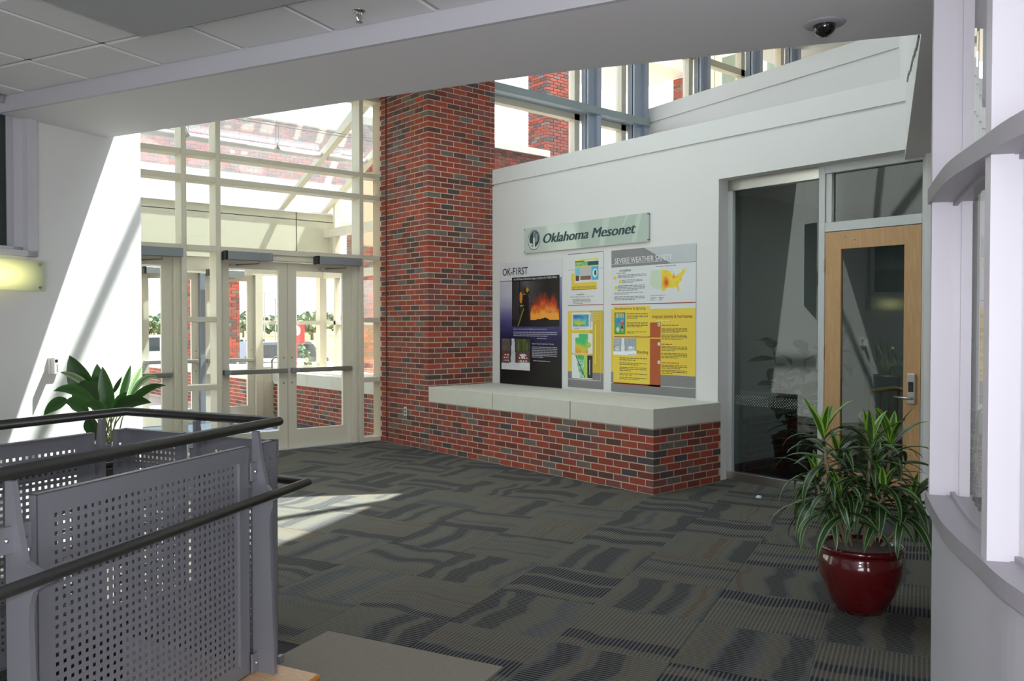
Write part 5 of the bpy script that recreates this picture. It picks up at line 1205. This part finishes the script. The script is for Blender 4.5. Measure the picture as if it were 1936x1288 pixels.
for i, (u, dd_, h, wd) in enumerate(((280, 150, 4.6, 12), (300, 160, 5.2, 13), (322, 150, 4.5, 11), (460, 120, 6.2, 6), (480, 140, 4.6, 9), (508, 150, 5.0, 12), (528, 150, 4.6, 10), (548, 150, 4.8, 11), (570, 140, 5.2, 12), (590, 120, 6.0, 9), (604, 130, 6.5, 9), (640, 130, 5.2, 12), (690, 150, 4.0, 16), (240, 150, 5, 13))):
    p = at_px(u, dd_ + (i % 3)*16); tree(p.x, p.y, h*.62*(1+(i % 3)*.1), wd*.55, -0.35, i % 2, False, TLAB[i])
for i, (u, dd_, h) in enumerate(((567, 34, 2.1), (581, 30, 1.5), (698, 36, 2.0), (688, 33, 1.4))):
    p = at_px(u, dd_); o_ = tree(p.x, p.y, h, h*.42, -.8, 0, True, ['taller young conifer seen through the right inner door', 'shorter young conifer seen through the right inner door', 'taller young conifer seen through the side pane', 'shorter young conifer seen through the side pane'][i])
for i, (u, dd_, w_) in enumerate(((284, 41, 1.6), (303, 56, 2.0), (512, 50, 2.0), (458, 46, 2))):
    p = at_px(u, dd_); t = thing('bush', (p.x, p.y, -.8), ['round green bush seen through the left door', 'second round bush seen through the left door', 'round bush near the parked cars', 'small bush right of the brick pier'][i], 'bush')
    q = random.Random(i); bm = B()
    for k in range(300):
        d = Vector((q.gauss(0, 1), q.gauss(0, 1), abs(q.gauss(0, 1)))).normalized()*q.random()**.3; c = Vector((p.x+d.x*w_/2, p.y+d.y*w_/2, -.85+d.z*w_*.45)); s = .14
        n1 = Vector((q.gauss(0, 1), q.gauss(0, 1), q.gauss(0, 1))).normalized(); n2 = n1.orthogonal().normalized()*s; n3 = n1.cross(n2).normalized()*s; bm.faces.new([bm.verts.new(c+a_) for a_ in (n2, n3, -n2, -n3)])
    obj('foliage', bm, TL[0], t)
def car(u, dd_, col, label, L=4.8, H=1.75, yaw=0):
    p = at_px(u, dd_); t = thing('car', (p.x, p.y, -.85), label, 'car'); M = Matrix.Translation((p.x, p.y, -.85)) @ Matrix.Rotation(yaw, 4, 'Z')
    pm = mat('car_paint', col, .25, coat=.8); gm = mat('car_glass', (34, 44, 54), .08)
    pr = [(-L/2, .35), (-L/2, .95), (-L*.36, 1.05), (-L*.22, H), (L*.30, H), (L*.46, 1.05), (L/2, .95), (L/2, .35)]
    bm = B(); f = [bm.verts.new((x, -.9, z)) for x, z in pr]; b = [bm.verts.new((x, .9, z)) for x, z in pr]; bm.faces.new(f); bm.faces.new(b[::-1])
    for i in range(len(pr)): bm.faces.new((f[i], b[i], b[(i+1) % len(pr)], f[(i+1) % len(pr)]))
    bm.transform(M); obj('body', bm, pm, t)
    for x0, x1 in ((-L*.30, -L*.02), (0.02*L, L*.36)):
        bm = B(); 
        for s in (-1, 1): slab_poly(bm, [(x0 if x0 > -1 else x0, .905*s, 1.08), (x1, .905*s, 1.08), (x1-.12*(x1 > 1), .905*s, H-.12), (x0+.16*(x0 < -.5), .905*s, H-.12)], (0, .01*s, 0))
        bm.transform(M); obj('window', bm, gm, t)
    for x in (-L*.31, L*.31):
        for s in (-1, 1):
            bm = B(); tube(bm, [(x, .72*s, .34), (x, .93*s, .34)], .34, 16); bm.transform(M); obj('wheel', bm, BLACK, t)
car(292, 47, (216, 216, 214), 'pale van seen through the left door', 5.4, 1.9, .1); car(508, 37, (70, 76, 86), 'dark car with large windows between the door stiles', 4.9, 1.7, .15); car(450, 62, (150, 156, 160), 'silver car right of the brick pier', 4.6, 1.5, .1)
# red round-faced sign on a post
p = at_px(560, 26); sn = thing('road_sign', (p.x, p.y, -.8), 'red sign with a white disc on a thin post outside', 'sign')
bm = B(); tube(bm, [(p.x, p.y, -.9), (p.x, p.y, 1.45)], .03, 8); obj('post', bm, mat('red_post', (190, 60, 60), .6), sn)
fd2 = Vector((-p.x, -p.y, 0)).normalized(); sd2 = Vector((-fd2.y, fd2.x, 0))
bm = B(); slab_poly(bm, [p+sd2*a+Vector((0, 0, 1.35+b)) for a, b in ((-.25, -.33), (.25, -.33), (.25, .33), (-.25, .33))], fd2*.02); obj('sign_face', bm, mat('sign_red', (196, 50, 56), .5), sn)
bm = B(); slab_poly(bm, [p+fd2*.021+sd2*(.13*math.cos(a*PI/8))+Vector((0, 0, 1.4+.16*math.sin(a*PI/8))) for a in range(16)], fd2*.004); obj('white_disc', bm, WPLAST, sn)
# pale pipe rail with a round end cap on the outside wall
pr_ = thing('pipe_rail', (5.9, 16, .9), 'pale outdoor pipe rail with a round end cap beyond the doors', 'railing')
e_ = at_px(579, 19.5, .77); bm = B(); tube(bm, [e_, e_ + Vector((-6, 5, 0))], .045, 14); obj('pipe', bm, RFRAME, pr_, smooth=True)
bm = B(); tube(bm, [e_ + Vector((.03, -.025, 0)), e_ + Vector((-.01, .01, 0))], .06, 18); obj('end_cap', bm, CREAMP, pr_)
for k in (1, 4):
    q = e_ + Vector((-1.2*k, 1.0*k, 0)); bm = B(); tube(bm, [(q.x, q.y, -.05), (q.x, q.y, .76)], .025, 10); obj('post', bm, RFRAME, pr_)
for i, (u, dd_, h) in enumerate(((560, 70, 8.0), (500, 95, 6.0), (521, 90, 5.2))):
    p = at_px(u, dd_); lp = thing('street_lamp', (p.x, p.y, -1), ['tall street lamp seen through the right inner door', 'left one of two distant street lamps', 'right one of two distant street lamps'][i], 'street lamp')
    bm = B(); tube(bm, [(p.x, p.y, -1.5), (p.x, p.y, h-1)], .07, 6); obj('pole', bm, GREYM, lp); bm = B(); box(bm, p.x-.1, p.x+1.0, p.y-.15, p.y+.15, h-1.05, h-.9); obj('lamp_head', bm, GREYM, lp)
